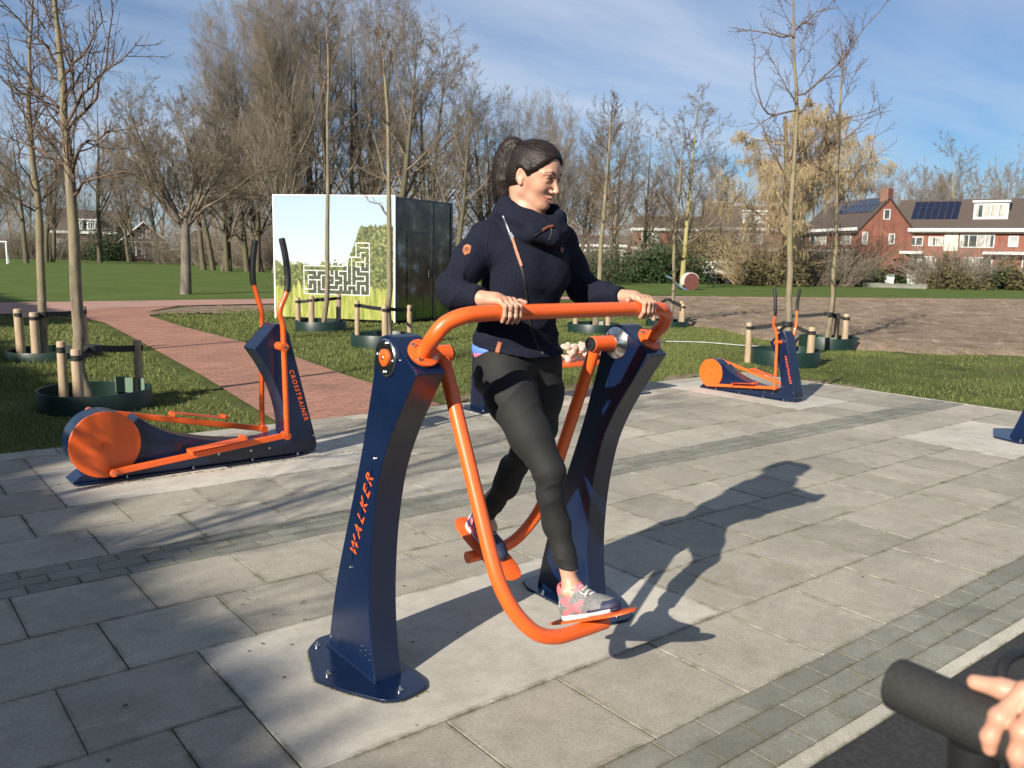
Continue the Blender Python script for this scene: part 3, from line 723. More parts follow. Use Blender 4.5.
# stencil bridges: thin navy strokes across the letters
# ------------------------------------------------------------------ cross trainers (local frame: x along the machine, y towards its left side)
def make_trainer(loc, label, group, detail=True, splay=.0):
    T = empty('cross_trainer', (0, 0, 0), label, 'exercise machine', group)
    W = .17
    # low beam with the round drum housing
    top = interp([(.335, .345), (.45, .262), (.62, .195), (.82, .150), (1.05, .128), (1.2, .150)], 20)
    hous = arc((.148, .212), .185, 235, 35, 26)
    prof = [(-.03, .012), (.02, .05)]+hous+[tuple(p) for p in top]+[(1.30, .15), (1.42, .012)]
    b = MB(); b.prism(prof, 1, .0, W); body = b.build('body', M['navy'], T, bevel=.004)
    # tower
    fr = interp([(1.015, .700), (1.09, .585), (1.155, .45), (1.198, .31), (1.215, .17), (1.2, .10)], 22)
    tw = [tuple(p) for p in fr]+[(1.20, .013), (1.36, .013)]+arc((1.372, .062), .05, -70, 8, 6)+[(1.244, .785), (1.205, .845), (1.165, .852), (1.150, .842)]
    b = MB(); b.prism(tw, 1, -.004, W+.004); tower = b.build('tower', M['navy'], T, bevel=.005)
    sc = MB()
    for (x, z, o) in ((1.19, .755, 0), (1.398, .12, 0), (.78, .075, .004), (.98, .07, .004), (1.1, .072, .004)): bolt((x, -.004+o, z), (0, -1, 0), .006, .005, sc)
    sc.build('screw', M['steel'], tower, smooth=True)
    f = MB(); f.prism(round_poly([(-.02, -.03), (1.30, -.03), (1.36, .0), (1.36, W), (1.30, W+.03), (-.02, W+.03)], .03), 2, .002, .012); ft = f.build('base_plate', M['navy'], T, bevel=.002)
    bt = MB()
    for x in (.25, .62, .98, 1.28):
        for y in (-.02, W+.02): bolt((x, y, .012), (0, 0, 1), .006, .008, bt)
    bt.build('bolt', M['steel'], ft, smooth=True)
    # discs on both sides
    for s in (-1, 1):
        y0 = 0 if s < 0 else W; cy = lambda d: y0+s*d
        d = MB(); rd_ = .187 if s < 0 else .168; d.tube([(.148, cy(.006), .212), (.148, cy(.014), .212), (.148, cy(.0165), .212)], [rd_, rd_, rd_-.003], 64); dd = d.build('flywheel_disc', M['orange'], T, smooth=True)
        h = MB(); h.tube([(.148, cy(.014), .212), (.148, cy(.034), .212), (.148, cy(.037), .212)], [.016, .016, .012], 20); h.build('axle_cap', M['orange'], dd, smooth=True)
        # crank pin, rail, pedal, lever
        cp = (.168, .062) if s < 0 else (.13, .365)
        jl = (1.180, .155) if s < 0 else (1.155, .150); yr = cy(.062); rr = np.array([jl[0]-cp[0], 0, jl[1]-cp[1]]); ln = np.linalg.norm(rr); rr /= ln; un = np.array([-rr[2], 0, rr[0]])
        p0 = np.array([cp[0], yr, cp[1]]); p1 = np.array([jl[0], yr, jl[1]])
        rl = MB(); Rm = np.array([rr, [0, 1, 0], un]).T; rl.box((p0+p1)/2, (ln, .026, .036), Rm); rail = rl.build('foot_rail', M['orange'], T, bevel=.005)
        pn = MB(); pn.tube([(cp[0], cy(.01), cp[1]), (cp[0], cy(.092), cp[1]), (cp[0], cy(.095), cp[1])], [.021, .021, .017], 20); pn.build('crank_pin', M['orange'], rail, smooth=True)
        st = MB(); st.cyl((cp[0], cy(.094), cp[1]), (cp[0], cy(.099), cp[1]), .007, seg=6); st.build('bolt', M['steel'], rail)
        t0 = .42 if s < 0 else .45
        pd = MB(); c = p0+rr*(ln*(t0+.15))+un*.040+np.array([0, s*.03, 0]); pd.box(c, (.33, .10, .006), Rm); pd.box(c+rr*.16+un*.010, (.022, .10, .022), Rm); pd.box(c-rr*.16-un*.012, (.012, .10, .02), Rm)
        pd.build('pedal', M['orange_worn'], rail, bevel=.003)
        pj = MB(); pj.tube([(jl[0], cy(.035), jl[1]), (jl[0], cy(.095), jl[1])], .024, 20); pj.build('joint', M['orange'], rail, smooth=True)
        yl = cy(.082) if s < 0 else cy(.078)
        # grip lever
        if s < 0: pts = [(1.183, .155), (1.178, .42), (1.172, .70), (1.168, .85), (1.150, .915), (1.160, .965), (1.196, 1.045), (1.206, 1.12), (1.196, 1.25), (1.172, 1.372)]
        else: pts = [(1.157, .150), (1.160, .42), (1.168, .70), (1.172, .86), (1.165, .93), (1.135, 1.04), (1.118, 1.12), (1.122, 1.24), (1.140, 1.36)]
        pts3 = interp([(x, yl+s*splay*max(0, min(1, (z-.78)/.32)), z) for x, z in pts], 60); k = 40 if s < 0 else 41
        lv = MB(); lv.tube(pts3[:k+1], .0165, 18); lever = lv.build('lever', M['orange'], T, smooth=True)
        gr = MB(); g = pts3[k:]; gr.tube(np.concatenate([g, [g[-1]+(g[-1]-g[-2])*.25]]), [.0195]*(len(g)-1)+[.019, .014], 18); gr.build('grip', M['rubber'], lever, smooth=True)
        pv = MB(); pv.tube([(1.170, y0, .715), (1.170, yl+s*.022, .715)], .026, 24); pv.build('pivot', M['orange'], lever, smooth=True)
        sv = MB(); sv.cyl((1.170, yl+s*.022, .715), (1.170, yl+s*.027, .715), .010, seg=12); sv.build('bolt', M['steel'], lever, smooth=True)
    if detail:
        a = np.array([1.232, -.0048, .62]); b_ = np.array([1.368, -.0048, .165]); d = (b_-a)/np.linalg.norm(b_-a); u = np.cross(np.array([0, -1., 0]), d)
        textmesh('lettering', 'CROSSTRAINER', .040, M['orange'], tower, tuple((a+b_)/2), tuple(d), tuple(u), .0008, 1.30, .2, .0004)
    return T
CT = make_trainer((.97, 4.98, 0), 'orange and navy cross trainer with big round disc beside the left lawn', 'cross trainers on the square')
CT2 = make_trainer((0, 0, 0), 'smaller cross trainer', 'cross trainers on the square', True, .13)
CT['label'] = 'large orange and navy cross trainer on the left, partly in tree shade'
CT.location = (.97, 5.0, .004)
CT2.location = (6.95, 5.52, .004); CT2.rotation_euler = (0, 0, R(-90)); CT2.scale = (.77, .77, .77)
CT2['label'] = 'smaller orange and navy cross trainer at the far right corner of the paving'
# ------------------------------------------------------------------ bare trees
def perp(T):
    a = np.where(np.abs(T[..., 2:3]) < .9, np.array([0, 0, 1.]), np.array([1., 0, 0])); u = np.cross(T, a); return u/np.linalg.norm(u, axis=-1, keepdims=True)
def tubes(P, r0, r1, seg):
    """P: n x k x 3 polylines -> verts, quads"""
    n, k, _ = P.shape; T = np.gradient(P, axis=1); T /= np.linalg.norm(T, axis=2, keepdims=True)+1e-12
    u = perp(T); w = np.cross(T, u); t = np.linspace(0, 1, k)[None, :, None, None]
    r = (np.asarray(r0)[:, None, None, None]*(1-t)+np.asarray(r1)[:, None, None, None]*t)
    th = 2*np.pi*np.arange(seg)/seg
    V = P[:, :, None, :]+r*(u[:, :, None, :]*np.cos(th)[None, None, :, None]+w[:, :, None, :]*np.sin(th)[None, None, :, None])
    b = (np.arange(n)*k*seg)[:, None, None]; i = (np.arange(k-1)*seg)[None, :, None]; j = np.arange(seg)[None, None, :]; j2 = (j+1) % seg
    Q = np.stack([b+i+j, b+i+j2, b+i+seg+j2, b+i+seg+j], -1).reshape(-1, 4)
    return V.reshape(-1, 3), Q
def grow(r, S0, D, Ln, k, wob, lift, droop=0):
    """polylines from starts S0, directions D, lengths Ln"""
    n = len(S0); P = np.zeros((n, k, 3)); P[:, 0] = S0; d = D/np.linalg.norm(D, axis=1, keepdims=True)
    for i in range(1, k):
        d = d+r.normal(0, wob, (n, 3)); d[:, 2] += lift-droop*i/k; d /= np.linalg.norm(d, axis=1, keepdims=True); P[:, i] = P[:, i-1]+d*(Ln/(k-1))[:, None]
    return P
def children(r, P, cnt, ang, lf, r0, r1, tmin=.15, tmax=1., lfun=None):
    n, k, _ = P.shape; pi = np.repeat(np.arange(n), cnt); m = len(pi); t = tmin+(tmax-tmin)*((np.tile(np.arange(cnt), n)+r.uniform(0, 1, m))/cnt)
    x = t*(k-1); i = np.minimum(x.astype(int), k-2); f = (x-i)[:, None]; S0 = P[pi, i]*(1-f)+P[pi, i+1]*f
    T = P[pi, i+1]-P[pi, i]; T /= np.linalg.norm(T, axis=1, keepdims=True)+1e-12; u = perp(T); w = np.cross(T, u); az = r.uniform(0, 2*np.pi, m)[:, None]
    a = R(1)*(ang+r.normal(0, ang*.22, m))[:, None]
    D = T*np.cos(a)+(u*np.cos(az)+w*np.sin(az))*np.sin(a)
    pl = np.linalg.norm(np.diff(P, axis=1), axis=2).sum(1)[pi]; Ln = pl*lf*(1-.55*t)*r.uniform(.6, 1.25, m)
    pr = (r0[pi]*(1-t)+r1[pi]*t)
    return S0, D, Ln, pr
def bare_tree(seed, height, tr, clear=.25, levels=((16, 48, .55), (9, 42, .55), (8, 40, .55), (5, 38, .6)), lift=.06, wob=.09, twr=.006, trunkk=14, lean=.0, fork=1, crown_narrow=1., droop=0):
    r = np.random.default_rng(seed)
    trunks = []; base = np.zeros((fork, 3))
    if fork > 1: base[:, :2] = r.normal(0, tr*1.6, (fork, 2))
    D = np.tile([lean, 0, 1.], (fork, 1))+r.normal(0, .12 if fork > 1 else .015, (fork, 3))
    P = grow(r, base, D, np.full(fork, height)*r.uniform(.85, 1, fork), trunkk, wob*.32, .10, 0)
    r0 = np.full(fork, tr); r1 = np.full(fork, twr*1.3)
    TV, TQ = tubes(P, r0, r1, 9)
    CV = []; CQ = []; n = 0; first = True
    for li, (cnt, ang, lf) in enumerate(levels):
        S0, D, Ln, pr = children(r, P, cnt, ang, lf*(crown_narrow if first else 1), r0, r1, clear if first else .12, .98)
        rad = np.maximum(pr*(.42 if first else .48), twr*(1 if li < len(levels)-1 else .8)); k = 7 if first else (5 if li == 1 else 4)
        P = grow(r, S0, D, Ln, k, wob, lift*(1.6 if first else 1), droop if li > 0 else 0); r0 = rad; r1 = np.maximum(rad*.35, twr*.7)
        V, Q = tubes(P, r0, r1, 6 if first else (4 if li == 1 else 3)); CV.append(V); CQ.append(Q+n); n += len(V); first = False
    return (TV, TQ), (np.concatenate(CV), np.concatenate(CQ))
def plant_tree(geo, loc, label, cat, group, mt, mc, rz=0, sc=(1, 1, 1), name='bare_tree', proto={}):
    e = empty(name, (0, 0, 0), label, cat, group); e.location = (loc[0], loc[1], -.05); e.rotation_euler = (0, 0, rz); e.scale = sc
    if geo in proto:
        for nm, me in zip(('trunk', 'crown'), proto[geo]):
            o = bpy.data.objects.new(nm, me); COL.objects.link(o); o.parent = e
    else:
        (TV, TQ), (CV, CQ) = GEO[geo]
        a = fastmesh('trunk', TV, quads=TQ, m=mt, parent=e, smooth=True); b = fastmesh('crown', CV, quads=CQ, m=mc, parent=e, smooth=True)
        proto[geo] = (a.data, b.data)
    return e
GEO = {}
B4 = ((18, 46, .50), (9, 40, .55), (8, 38, .55), (6, 36, .65))
GEO['dense_a'] = bare_tree(11, 16, .26, .14, ((20, 42, .52), (9, 38, .60), (8, 36, .62), (5, 34, .75)), .085, .075, .0055, fork=3)
GEO['dense_b'] = bare_tree(12, 16, .24, .10, ((17, 42, .52), (9, 40, .60), (8, 38, .62), (5, 36, .75)), .075, .085, .0055, fork=4)
def round_tree():
    r = np.random.default_rng(13); P = grow(r, np.zeros((1, 3)), np.array([[.02, 0, 1.]]), np.array([2.25]), 8, .015, .05); T = tubes(P, [.17], [.12], 12); r0 = np.array([.13]); r1 = np.array([.11]); CV = []; CQ = []; n = 0
    for li, (c, a, lf, k, lift) in enumerate(((15, 40, 1.75, 9, .05), (9, 38, .55, 7, .03), (8, 38, .55, 5, .03), (7, 36, .55, 4, .02), (4, 34, .6, 3, .02))):
        S0, D, Ln, pr = children(r, P, c, a, lf, r0, r1, .82 if li == 0 else .15, 1.)
        if li == 0: Ln = r.uniform(2.7, 4.1, len(Ln)); D[:, 2] = np.abs(D[:, 2])
        rad = np.maximum(pr*(.42 if li == 0 else .5), .0034); P = grow(r, S0, D, Ln, k, .085, lift); r0 = rad; r1 = np.maximum(rad*.28, .0028)
        V, Q = tubes(P, r0, r1, 6 if li == 0 else (4 if li == 1 else 3)); CV.append(V); CQ.append(Q+n); n += len(V)
    return T, (np.concatenate(CV), np.concatenate(CQ))
GEO['round'] = round_tree()
GEO['open_a'] = bare_tree(14, 14, .25, .22, ((20, 48, .50), (9, 42, .5), (7, 40, .5), (6, 36, .7)), .07, .09, .0055)
GEO['open_b'] = bare_tree(15, 12, .20, .20, ((18, 42, .48), (9, 40, .5), (7, 40, .5), (6, 36, .7)), .08, .09, .0055, fork=2)
GEO['slim'] = bare_tree(16, 9, .12, .16, ((22, 55, .38), (8, 42, .5), (6, 40, .5), (6, 36, .7)), .09, .09, .005)
def willow():
    r = np.random.default_rng(17); P = grow(r, np.zeros((2, 3)), np.array([[.12, 0, 1.], [-.15, .1, 1.]]), np.array([8., 7.]), 9, .06, .03); r0 = np.array([.28, .24]); r1 = np.array([.07, .06])
    T = tubes(P, r0, r1, 9); CV = []; CQ = []; n = 0
    for li, (c, a, lf, k, dr, lift) in enumerate(((12, 52, .62, 8, .03, .03), (9, 48, .5, 7, .12, .02), (26, 55, .85, 10, 1.1, 0), (5, 25, .7, 6, .8, -.15))):
        S0, D, Ln, pr = children(r, P, c, a, lf, r0, r1, .3 if li == 0 else .15, 1.)
        rad = np.maximum(pr*.42, .0055); P = grow(r, S0, D, Ln, k, .10 if li < 2 else .04, lift, dr); r0 = rad; r1 = np.maximum(rad*.4, .0045)
        V, Q = tubes(P, r0, r1, 4 if li < 2 else 3); CV.append(V); CQ.append(Q+n); n += len(V)
    return T, (np.concatenate(CV), np.concatenate(CQ))
GEO['willow'] = willow()
FAR = [  # picture column, distance, kind, height, where
 (-6, 70, 'open_b', 9.5, 'far left bare tree behind the white goal'),
 (28, 66, 'open_a', 11, 'bare tree behind the field, seen left of the nearest young trunk'),
 (52, 72, 'open_b', 10.5, 'bare tree behind the field, between the two young trunks at left'),
 (101, 76, 'open_a', 14.5, 'tall dark forked tree standing in front of the left white house'),
 (132, 84, 'open_b', 11, 'bare tree between the two white-gabled houses'),
 (158, 78, 'open_a', 11, 'bare tree just right of the right-hand white-gabled house'),
 (205, 56, 'open_b', 10.2, 'dense brown tree at the left foot of the tall grove'),
 (228, 54, 'dense_a', 12.4, 'dense brown tree, second from the left in the grove'),
 (252, 54, 'dense_b', 14.6, 'tall dense tree above the left edge of the printed cube'),
 (280, 52, 'dense_a', 14.6, 'tall dense tree above the pale sky print of the cube'),
 (306, 55, 'dense_b', 16.2, 'tallest dense tree in the middle of the grove'),
 (332, 53, 'open_a', 16.0, 'tall dense tree right behind the young tree before the cube'),
 (362, 55, 'dense_b', 15.6, 'tall dense tree in the right half of the grove'),
 (395, 50, 'open_a', 14.4, 'tall open tree above the dark side of the cube'),
 (422, 52, 'open_b', 13.0, 'open-crowned tree right of the cube, behind its edge'),
 (456, 44, 'open_a', 9.8, 'forked bare tree just left of the woman'),
 (486, 58, 'open_b', 11.0, 'tree directly behind the ponytail'),
 (520, 62, 'dense_b', 10.8, 'tree directly behind and above the head of the woman'),
 (552, 60, 'dense_a', 10.6, 'tree right behind the face of the woman'),
 (580, 62, 'open_b', 9.4, 'bare tree above the left hand of the woman'),
 (612, 50, 'open_b', 9.0, 'multi-stemmed bare tree with dark stems before the hedge'),
 (640, 56, 'open_a', 9.2, 'low open tree in front of the small white-windowed house'),
 (679, 40, 'slim', 9.2, 'slim tree with yellowish trunk behind the striped play drum'),
 (716, 60, 'open_b', 8, 'low bare tree left of the weeping willow'),
 (905, 96, 'dense_a', 9.6, 'hazy tree behind the red gable'),
 (875, 110, 'dense_b', 10.5, 'hazy tree left of and behind the red gable'),
 (945, 88, 'slim', 14.4, 'slim dark tree rising over the solar roof'),
 (1008, 84, 'open_a', 15, 'tall tree behind the white dormer at the right edge'),
 (1040, 82, 'open_b', 14, 'tree at the right border of the view, behind the terrace'),
 (983, 104, 'dense_a', 10, 'low golden tree behind the terrace roof'),
 (932, 118, 'dense_b', 12, 'faint tree far behind the gap between the houses')]
H0 = dict(dense_a=16, dense_b=16, round=6.6, open_a=14, open_b=12, slim=9, willow=10.5)
for i, (px, d, k, h, lab) in enumerate(FAR):
    s = h/H0[k]; rr = random.Random(i+40)
    w = s*(rr.uniform(.95, 1.15) if 'dense' not in k else rr.uniform(.8, .95))
    plant_tree(k, gp(px, d), lab, 'tree', 'bare trees beyond the field', M['yellowtrunk'] if k == 'slim' else M['bark_old'], M['twig_dense'] if 'dense' in k else M['twig_old'], rr.uniform(0, 6.28), (w, w, s))
t = plant_tree('round', gp(185, 25.3), 'mature bare tree with a rounded crown standing alone on the left field', 'tree', None, M['bark_pale'], M['twig_old'], 1.1, (.98, .98, 1.0))
plant_tree('willow', gp(781, 49), 'golden weeping willow behind the bare soil', 'tree', None, M['bark_old'], M['willow'], .6, (1.28, 1.28, 1.20), 'weeping_willow')
# far wood behind everything
rr = random.Random(5)
wv = []; wq = []; n = 0
for geo, cnt in (('open_b', 40),):
    (TV, TQ), (CV, CQ) = bare_tree(31, 10, .16, .05, ((20, 40, .5), (8, 40, .5), (7, 38, .6)), .08, .1, .013)
    for px in np.linspace(-60, 1110, 64):
        d = 118+rr.uniform(-6, 14); x, y = gp(px, d); a = rr.uniform(0, 6.28); s = rr.uniform(.9, 1.35)*(1.2 if px > 650 else 1.25)
        c_, s_ = math.cos(a), math.sin(a)
        for V, Q in ((TV, TQ), (CV, CQ)):
            U = np.stack([(V[:, 0]*c_-V[:, 1]*s_)*s+x, (V[:, 0]*s_+V[:, 1]*c_)*s+y, V[:, 2]*s], 1); wv.append(U); wq.append(Q+n); n += len(U)
M['twig_far'] = bark('distant_twig_bark', (.15, .115, .085), (.24, .19, .15), None, .2)
wv2 = np.concatenate(wv).astype(np.float32)
tag(fastmesh('distant_wood', wv2, quads=np.concatenate(wq), m=M['twig_far']), kind='stuff')
# ------------------------------------------------------------------ young staked trees
def young(seed, pts, r0, br, label, tw=.0035, n2=7, side=1.0, ang=50, lf=.34, clear=.33, ln=None, extra=()):
    """pts: trunk points; the crown starts at clear"""
    r = np.random.default_rng(seed); P = interp(pts, 16)[None]; a0 = np.array([r0]); a1 = np.array([tw*1.5])
    e = empty('young_tree', (pts[0][0], pts[0][1], 0), label, 'tree', 'young staked trees')
    off = np.array([pts[0][0], pts[0][1], 0])
    P[0, :, :2] += r.normal(0, .008, (16, 2)); V, Q = tubes(P, a0, a1, 12); 
    V2 = V.copy(); V2 += (r.normal(0, .0012, V.shape))
    fastmesh('trunk', V2, quads=Q, m=M['bark_young'], parent=e, smooth=True, off=off)
    S0, D, Ln, pr = children(r, P, br, ang, lf, a0, a1, clear, .97)
    D[:, 2] = np.abs(D[:, 2])*.8+.12
    if ln: Ln = np.minimum(Ln, ln)
    P1 = grow(r, S0, D, Ln, 9, .10, .10); rad = np.maximum(pr*.30, tw*1.3)
    if len(extra): P1 = np.concatenate([P1, np.array(extra)]); rad = np.concatenate([rad, np.full(len(extra), .0145 if r0 > .048 else .011)]);
    P1[:, 1:] += r.normal(0, .012, P1[:, 1:].shape); CV = []; CQ = []; n = 0; q0, q1 = rad, np.full(len(rad), tw*.8)
    V, Q = tubes(P1, q0, q1, 6); CV.append(V); CQ.append(Q); n += len(V)
    S0, D, Ln, pr = children(r, P1, n2, 42, .50, q0, q1, .15, .97); rad = np.maximum(pr*.6, tw); P2 = grow(r, S0, D, Ln, 6, .09, .09); b0, b1 = rad, np.full(len(rad), tw*.6)
    V, Q = tubes(P2, b0, b1, 4); CV.append(V); CQ.append(Q+n); n += len(V)
    S0, D, Ln, pr = children(r, P2, 5, 45, .45, b0, b1, .1, 1); Ln = np.maximum(Ln, .03); P3 = grow(r, S0, D, Ln, 4, .08, .05); rad = np.full(len(S0), tw*.65)
    V, Q = tubes(P3, rad, rad*.7, 3); CV.append(V); CQ.append(Q+n); n += len(V)
    # buds / spurs
    S0, D, Ln, pr = children(r, P1, 14, 60, .05, q0, q1, .1, 1); P4 = grow(r, S0, D, np.full(len(S0), .035), 2, 0, 0); V, Q = tubes(P4, np.full(len(S0), tw*.9), np.full(len(S0), tw*.9), 3); CV.append(V); CQ.append(Q+n)
    fastmesh('crown', np.concatenate(CV), quads=np.concatenate(CQ), m=M['bark_twig'], parent=e, smooth=True, off=off)
    return e
def stake(x, y, h, r, label, tilt=(0, 0)):
    e = empty('tree_stake', (x, y, 0), label, 'stake', 'wooden tree stakes')
    m = MB(); tx, ty = tilt; m.tube([(x, y, -.04), (x+tx*.5, y+ty*.5, h*.5), (x+tx, y+ty, h-.012), (x+tx, y+ty, h)], [r*1.05, r, r*.98, r*.86], 14)
    m.build('post', M['stake'], e, smooth=True, auto=50); return e
def band(mb, p, q, w=.035, sag=.02, th=.004):
    p = np.array(p, float); q = np.array(q, float); n = 9; u = q-p; u[2] = 0; u /= np.linalg.norm(u); s = np.array([-u[1], u[0], 0])*th
    V = []
    for i in range(n):
        t = i/(n-1); c = p+(q-p)*t-np.array([0, 0, sag*4*t*(1-t)])
        for dz, ds in ((-w/2, -1), (w/2, -1), (w/2, 1), (-w/2, 1)): V.append(c+np.array([0, 0, dz])+s*ds)
    F = [(0, 1, 2, 3), (4*n-1, 4*n-2, 4*n-3, 4*n-4)]+[(4*i+k, 4*i+(k+1) % 4, 4*i+4+(k+1) % 4, 4*i+4+k) for i in range(n-1) for k in range(4)]
    mb.add(V, F)
def ring(c, r, h, label, flap=None, seed=0):
    e = empty('watering_ring', (c[0], c[1], 0), label, 'tree surround', 'green rings round the young trees'); m = MB(); n = 56; V = []; rr = random.Random(seed)
    for k in range(n):
        a = 2*math.pi*k/n; w = r*(1+.012*math.sin(3*a+seed)+.006*math.sin(7*a)); hh = h*(1+.03*math.sin(2*a+seed))
        for rad, z in ((w-.006, -.03), (w+.003, -.03), (w+.001, hh-.004), (w-.001, hh), (w-.006, hh), (w-.010, hh-.006)): V.append((c[0]+rad*math.cos(a), c[1]+rad*math.sin(a), z))
    F = [(k*6+i, ((k+1) % n)*6+i, ((k+1) % n)*6+(i+1) % 6, k*6+(i+1) % 6) for k in range(n) for i in range(6)]
    m.add(V, F); m.build('plastic_wall', M['ring'], e, smooth=True)
    if flap:
        a0, a1, z0, z1 = flap; V = []; F = []; kk = 12
        for k in range(kk):
            a = R(a0+(a1-a0)*k/(kk-1))
            for dr, z in ((-.016, z0), (-.016, z1), (-.021, z1), (-.021, z0)): V.append((c[0]+(r+dr)*math.cos(a), c[1]+(r+dr)*math.sin(a), z))
        F = [(4*k+i, 4*k+(i+1) % 4, 4*k+4+(i+1) % 4, 4*k+4+i) for k in range(kk-1) for i in range(4)]+[(3, 2, 1, 0), (4*kk-4, 4*kk-3, 4*kk-2, 4*kk-1)]
        f = MB(); f.add(V, F); f.build('overlap_flap', M['ringflap'], e)
    return e
def straps(c, posts, h, label):
    """posts: stake tops; bands run from the trunk to every stake and round it"""
    e = empty('tree_strap', (c[0], c[1], 0), label, 'tree strap', 'black straps on the stakes'); 
    for i, (x, y, z, r) in enumerate(posts):
        m = MB(); d = np.array([c[0]-x, c[1]-y]); d /= np.linalg.norm(d)
        band(m, (x+d[0]*r, y+d[1]*r, z), (c[0]-d[0]*.05, c[1]-d[1]*.05, h), .055, .006); 
        m.tube([(x, y, z-.022), (x, y, z+.022)], r+.004, 14); m.build('strap_band', M['strap'], e)
    m = MB(); m.tube([(c[0], c[1], h-.03), (c[0], c[1], h+.03)], .068, 14); m.build('trunk_wrap', M['strap'], e, smooth=True)
SPOT = {  # centre, ring radius, ring height, trunk
 'a': dict(c=(1.66, 7.66), r=.44, rh=.13, flap=(10, 55, .03, .17), where='nearest tree at the left, behind the orange disc'),
 'b': dict(c=(1.98, 11.35), r=.46, rh=.08, flap=None, where='second tree at the left, beside the brick path'),
 'c': dict(c=(6.52, 13.4), r=.43, rh=.14, flap=None, where='tree in front of the maze print'),
 'd': dict(c=(6.20, 10.75), r=.45, rh=.15, flap=None, where='tree at the corner of the printed cube'),
 'e': dict(c=(10.7, 11.0), r=.47, rh=.14, flap=None, where='tree seen over the handlebar'),
 'f': dict(c=(13.1, 11.35), r=.42, rh=.10, flap=None, where='tree just right of the handlebar'),
 'g': dict(c=(9.78, 6.42), r=.44, rh=.17, flap=(195, 235, .0, .185), where='nearest tree at the right, behind the small cross trainer'),
 'h': dict(c=(12.35, 7.35), r=.44, rh=.15, flap=(190, 225, .0, .165), where='rightmost tree, at the edge of the bare soil')}
def unp(px, py, depth):
    d = (px-512)/FPX*RT-(py-384)/FPX*UP+FW; q = np.array([0, 0, H])+d*depth; return q
def rise(base, px):
    """trunk line through picture points, standing in the upright plane that faces the viewer at its foot"""
    n = np.array([math.sin(YAW), math.cos(YAW), 0]); out = [(base[0], base[1], -.04)]; d0 = np.dot(n, (base[0], base[1], 0))
    for (x, y) in px:
        d = (x-512)/FPX*RT-(y-384)/FPX*UP+FW; q = np.array([0, 0, H])+d*(d0/(d@n)); out.append(tuple(q))
    return out
TRUNKS = {
 'a': (rise((1.64, 7.60), [(81, 385), (79, 345), (76, 287), (72, 209), (67, 160), (64, 115), (61, 72), (57, 29), (55, -15), (52, -70), (50, -120)]), .060, 20, 0),
 'b': (rise((1.93, 11.3), [(42, 326), (40, 267), (38, 201), (31, 150), (28, 95), (30, 40), (33, 0), (31, -50)]), .058, 18, 1),
 'c': (rise((6.52, 13.4), [(327, 300), (327, 240), (327.5, 180), (327.5, 125), (328.5, 72), (327, 40), (328, 10)]), .048, 16, 2),
 'd': (rise((6.30, 10.8), [(389, 300), (389, 240), (388.4, 156), (386, 94), (384, 66), (381, 30)]), .052, 14, 3),
 'e': (rise((10.75, 11.05), [(599, 291), (601, 242), (606, 190), (609, 141), (612, 112)]), .060, 18, 4),
 'f': (rise((13.2, 11.45), [(673, 301), (674, 239), (679, 200), (681, 165), (683, 140)]), .045, 12, 5),
 'g': (rise((9.83, 6.45), [(788.5, 330), (789, 290), (790, 240), (792.5, 187), (796.6, 134), (796.6, 87), (794, 47), (793, 0), (794, -50)]), .050, 15, 6),
 'h': (rise((12.4, 7.4), [(833, 300), (834, 270), (837, 210), (839, 140), (841, 78), (844, 50)]), .045, 15, 7)}
LIMB = {  # main side branches seen in the photograph
 'a': [[(73, 170), (80, 150), (100, 138), (125, 132), (150, 126)], [(70, 205), (80, 190), (95, 182), (115, 180), (140, 172)], [(70, 165), (50, 158), (30, 145), (12, 138), (-8, 134)], [(68, 128), (85, 115), (105, 98), (122, 75), (132, 45), (140, 5)], [(66, 118), (45, 95), (25, 80), (0, 60)], [(62, 75), (75, 65), (92, 50), (104, 25), (107, -10)], [(60, 68), (45, 45), (30, 25), (15, 5)], [(66, 125), (80, 95), (100, 78), (120, 62), (142, 35)]],
 'b': [[(38, 200), (30, 185), (18, 172), (8, 160)], [(39, 203), (48, 190), (58, 175), (64, 160)], [(31, 132), (40, 120), (48, 100), (52, 78)], [(28, 98), (12, 85), (0, 70)]],
 'd': [[(388, 216), (382, 208), (374, 202), (362, 194)], [(389, 185), (396, 178), (404, 170)]],
 'e': [[(600, 236), (592, 238), (580, 236), (570, 244), (560, 247)], [(602, 229), (612, 228), (622, 230), (632, 224), (640, 220)], [(601, 222), (592, 215), (584, 214)], [(604, 205), (612, 195), (622, 190), (634, 184)], [(605, 200), (594, 188), (584, 170), (580, 150)], [(606, 185), (618, 172), (628, 150), (632, 125)]],
 'g': [[(792, 190), (788, 175), (780, 150), (770, 120), (762, 108)], [(796, 95), (812, 88), (830, 70), (850, 40), (872, 8)], [(795, 38), (780, 35), (758, 27), (740, 22)], [(796, 30), (810, 18), (828, 5)], [(796, 155), (806, 146), (820, 126), (848, 120), (872, 112)], [(797, 110), (775, 115), (757, 108), (748, 70), (746, 50)]],
 'h': [[(837, 215), (846, 205), (860, 170), (872, 115)], [(838, 180), (826, 170), (815, 160)], [(840, 140), (850, 135), (862, 120), (870, 95)]]}
WH = dict(a='young tree with mottled trunk nearest at the left, behind the orange disc', b='young tree with a leaning trunk at the far left, by the brick path', c='thin young tree in front of the maze print', d='thin young tree at the corner of the printed cube, one side branch low',
 e='young tree with pale spreading twigs right of the woman', f='thin young tree rising just right of the handlebar', g='tall young tree behind the small cross trainer', h='young tree at the edge of the bare soil, rightmost of all')
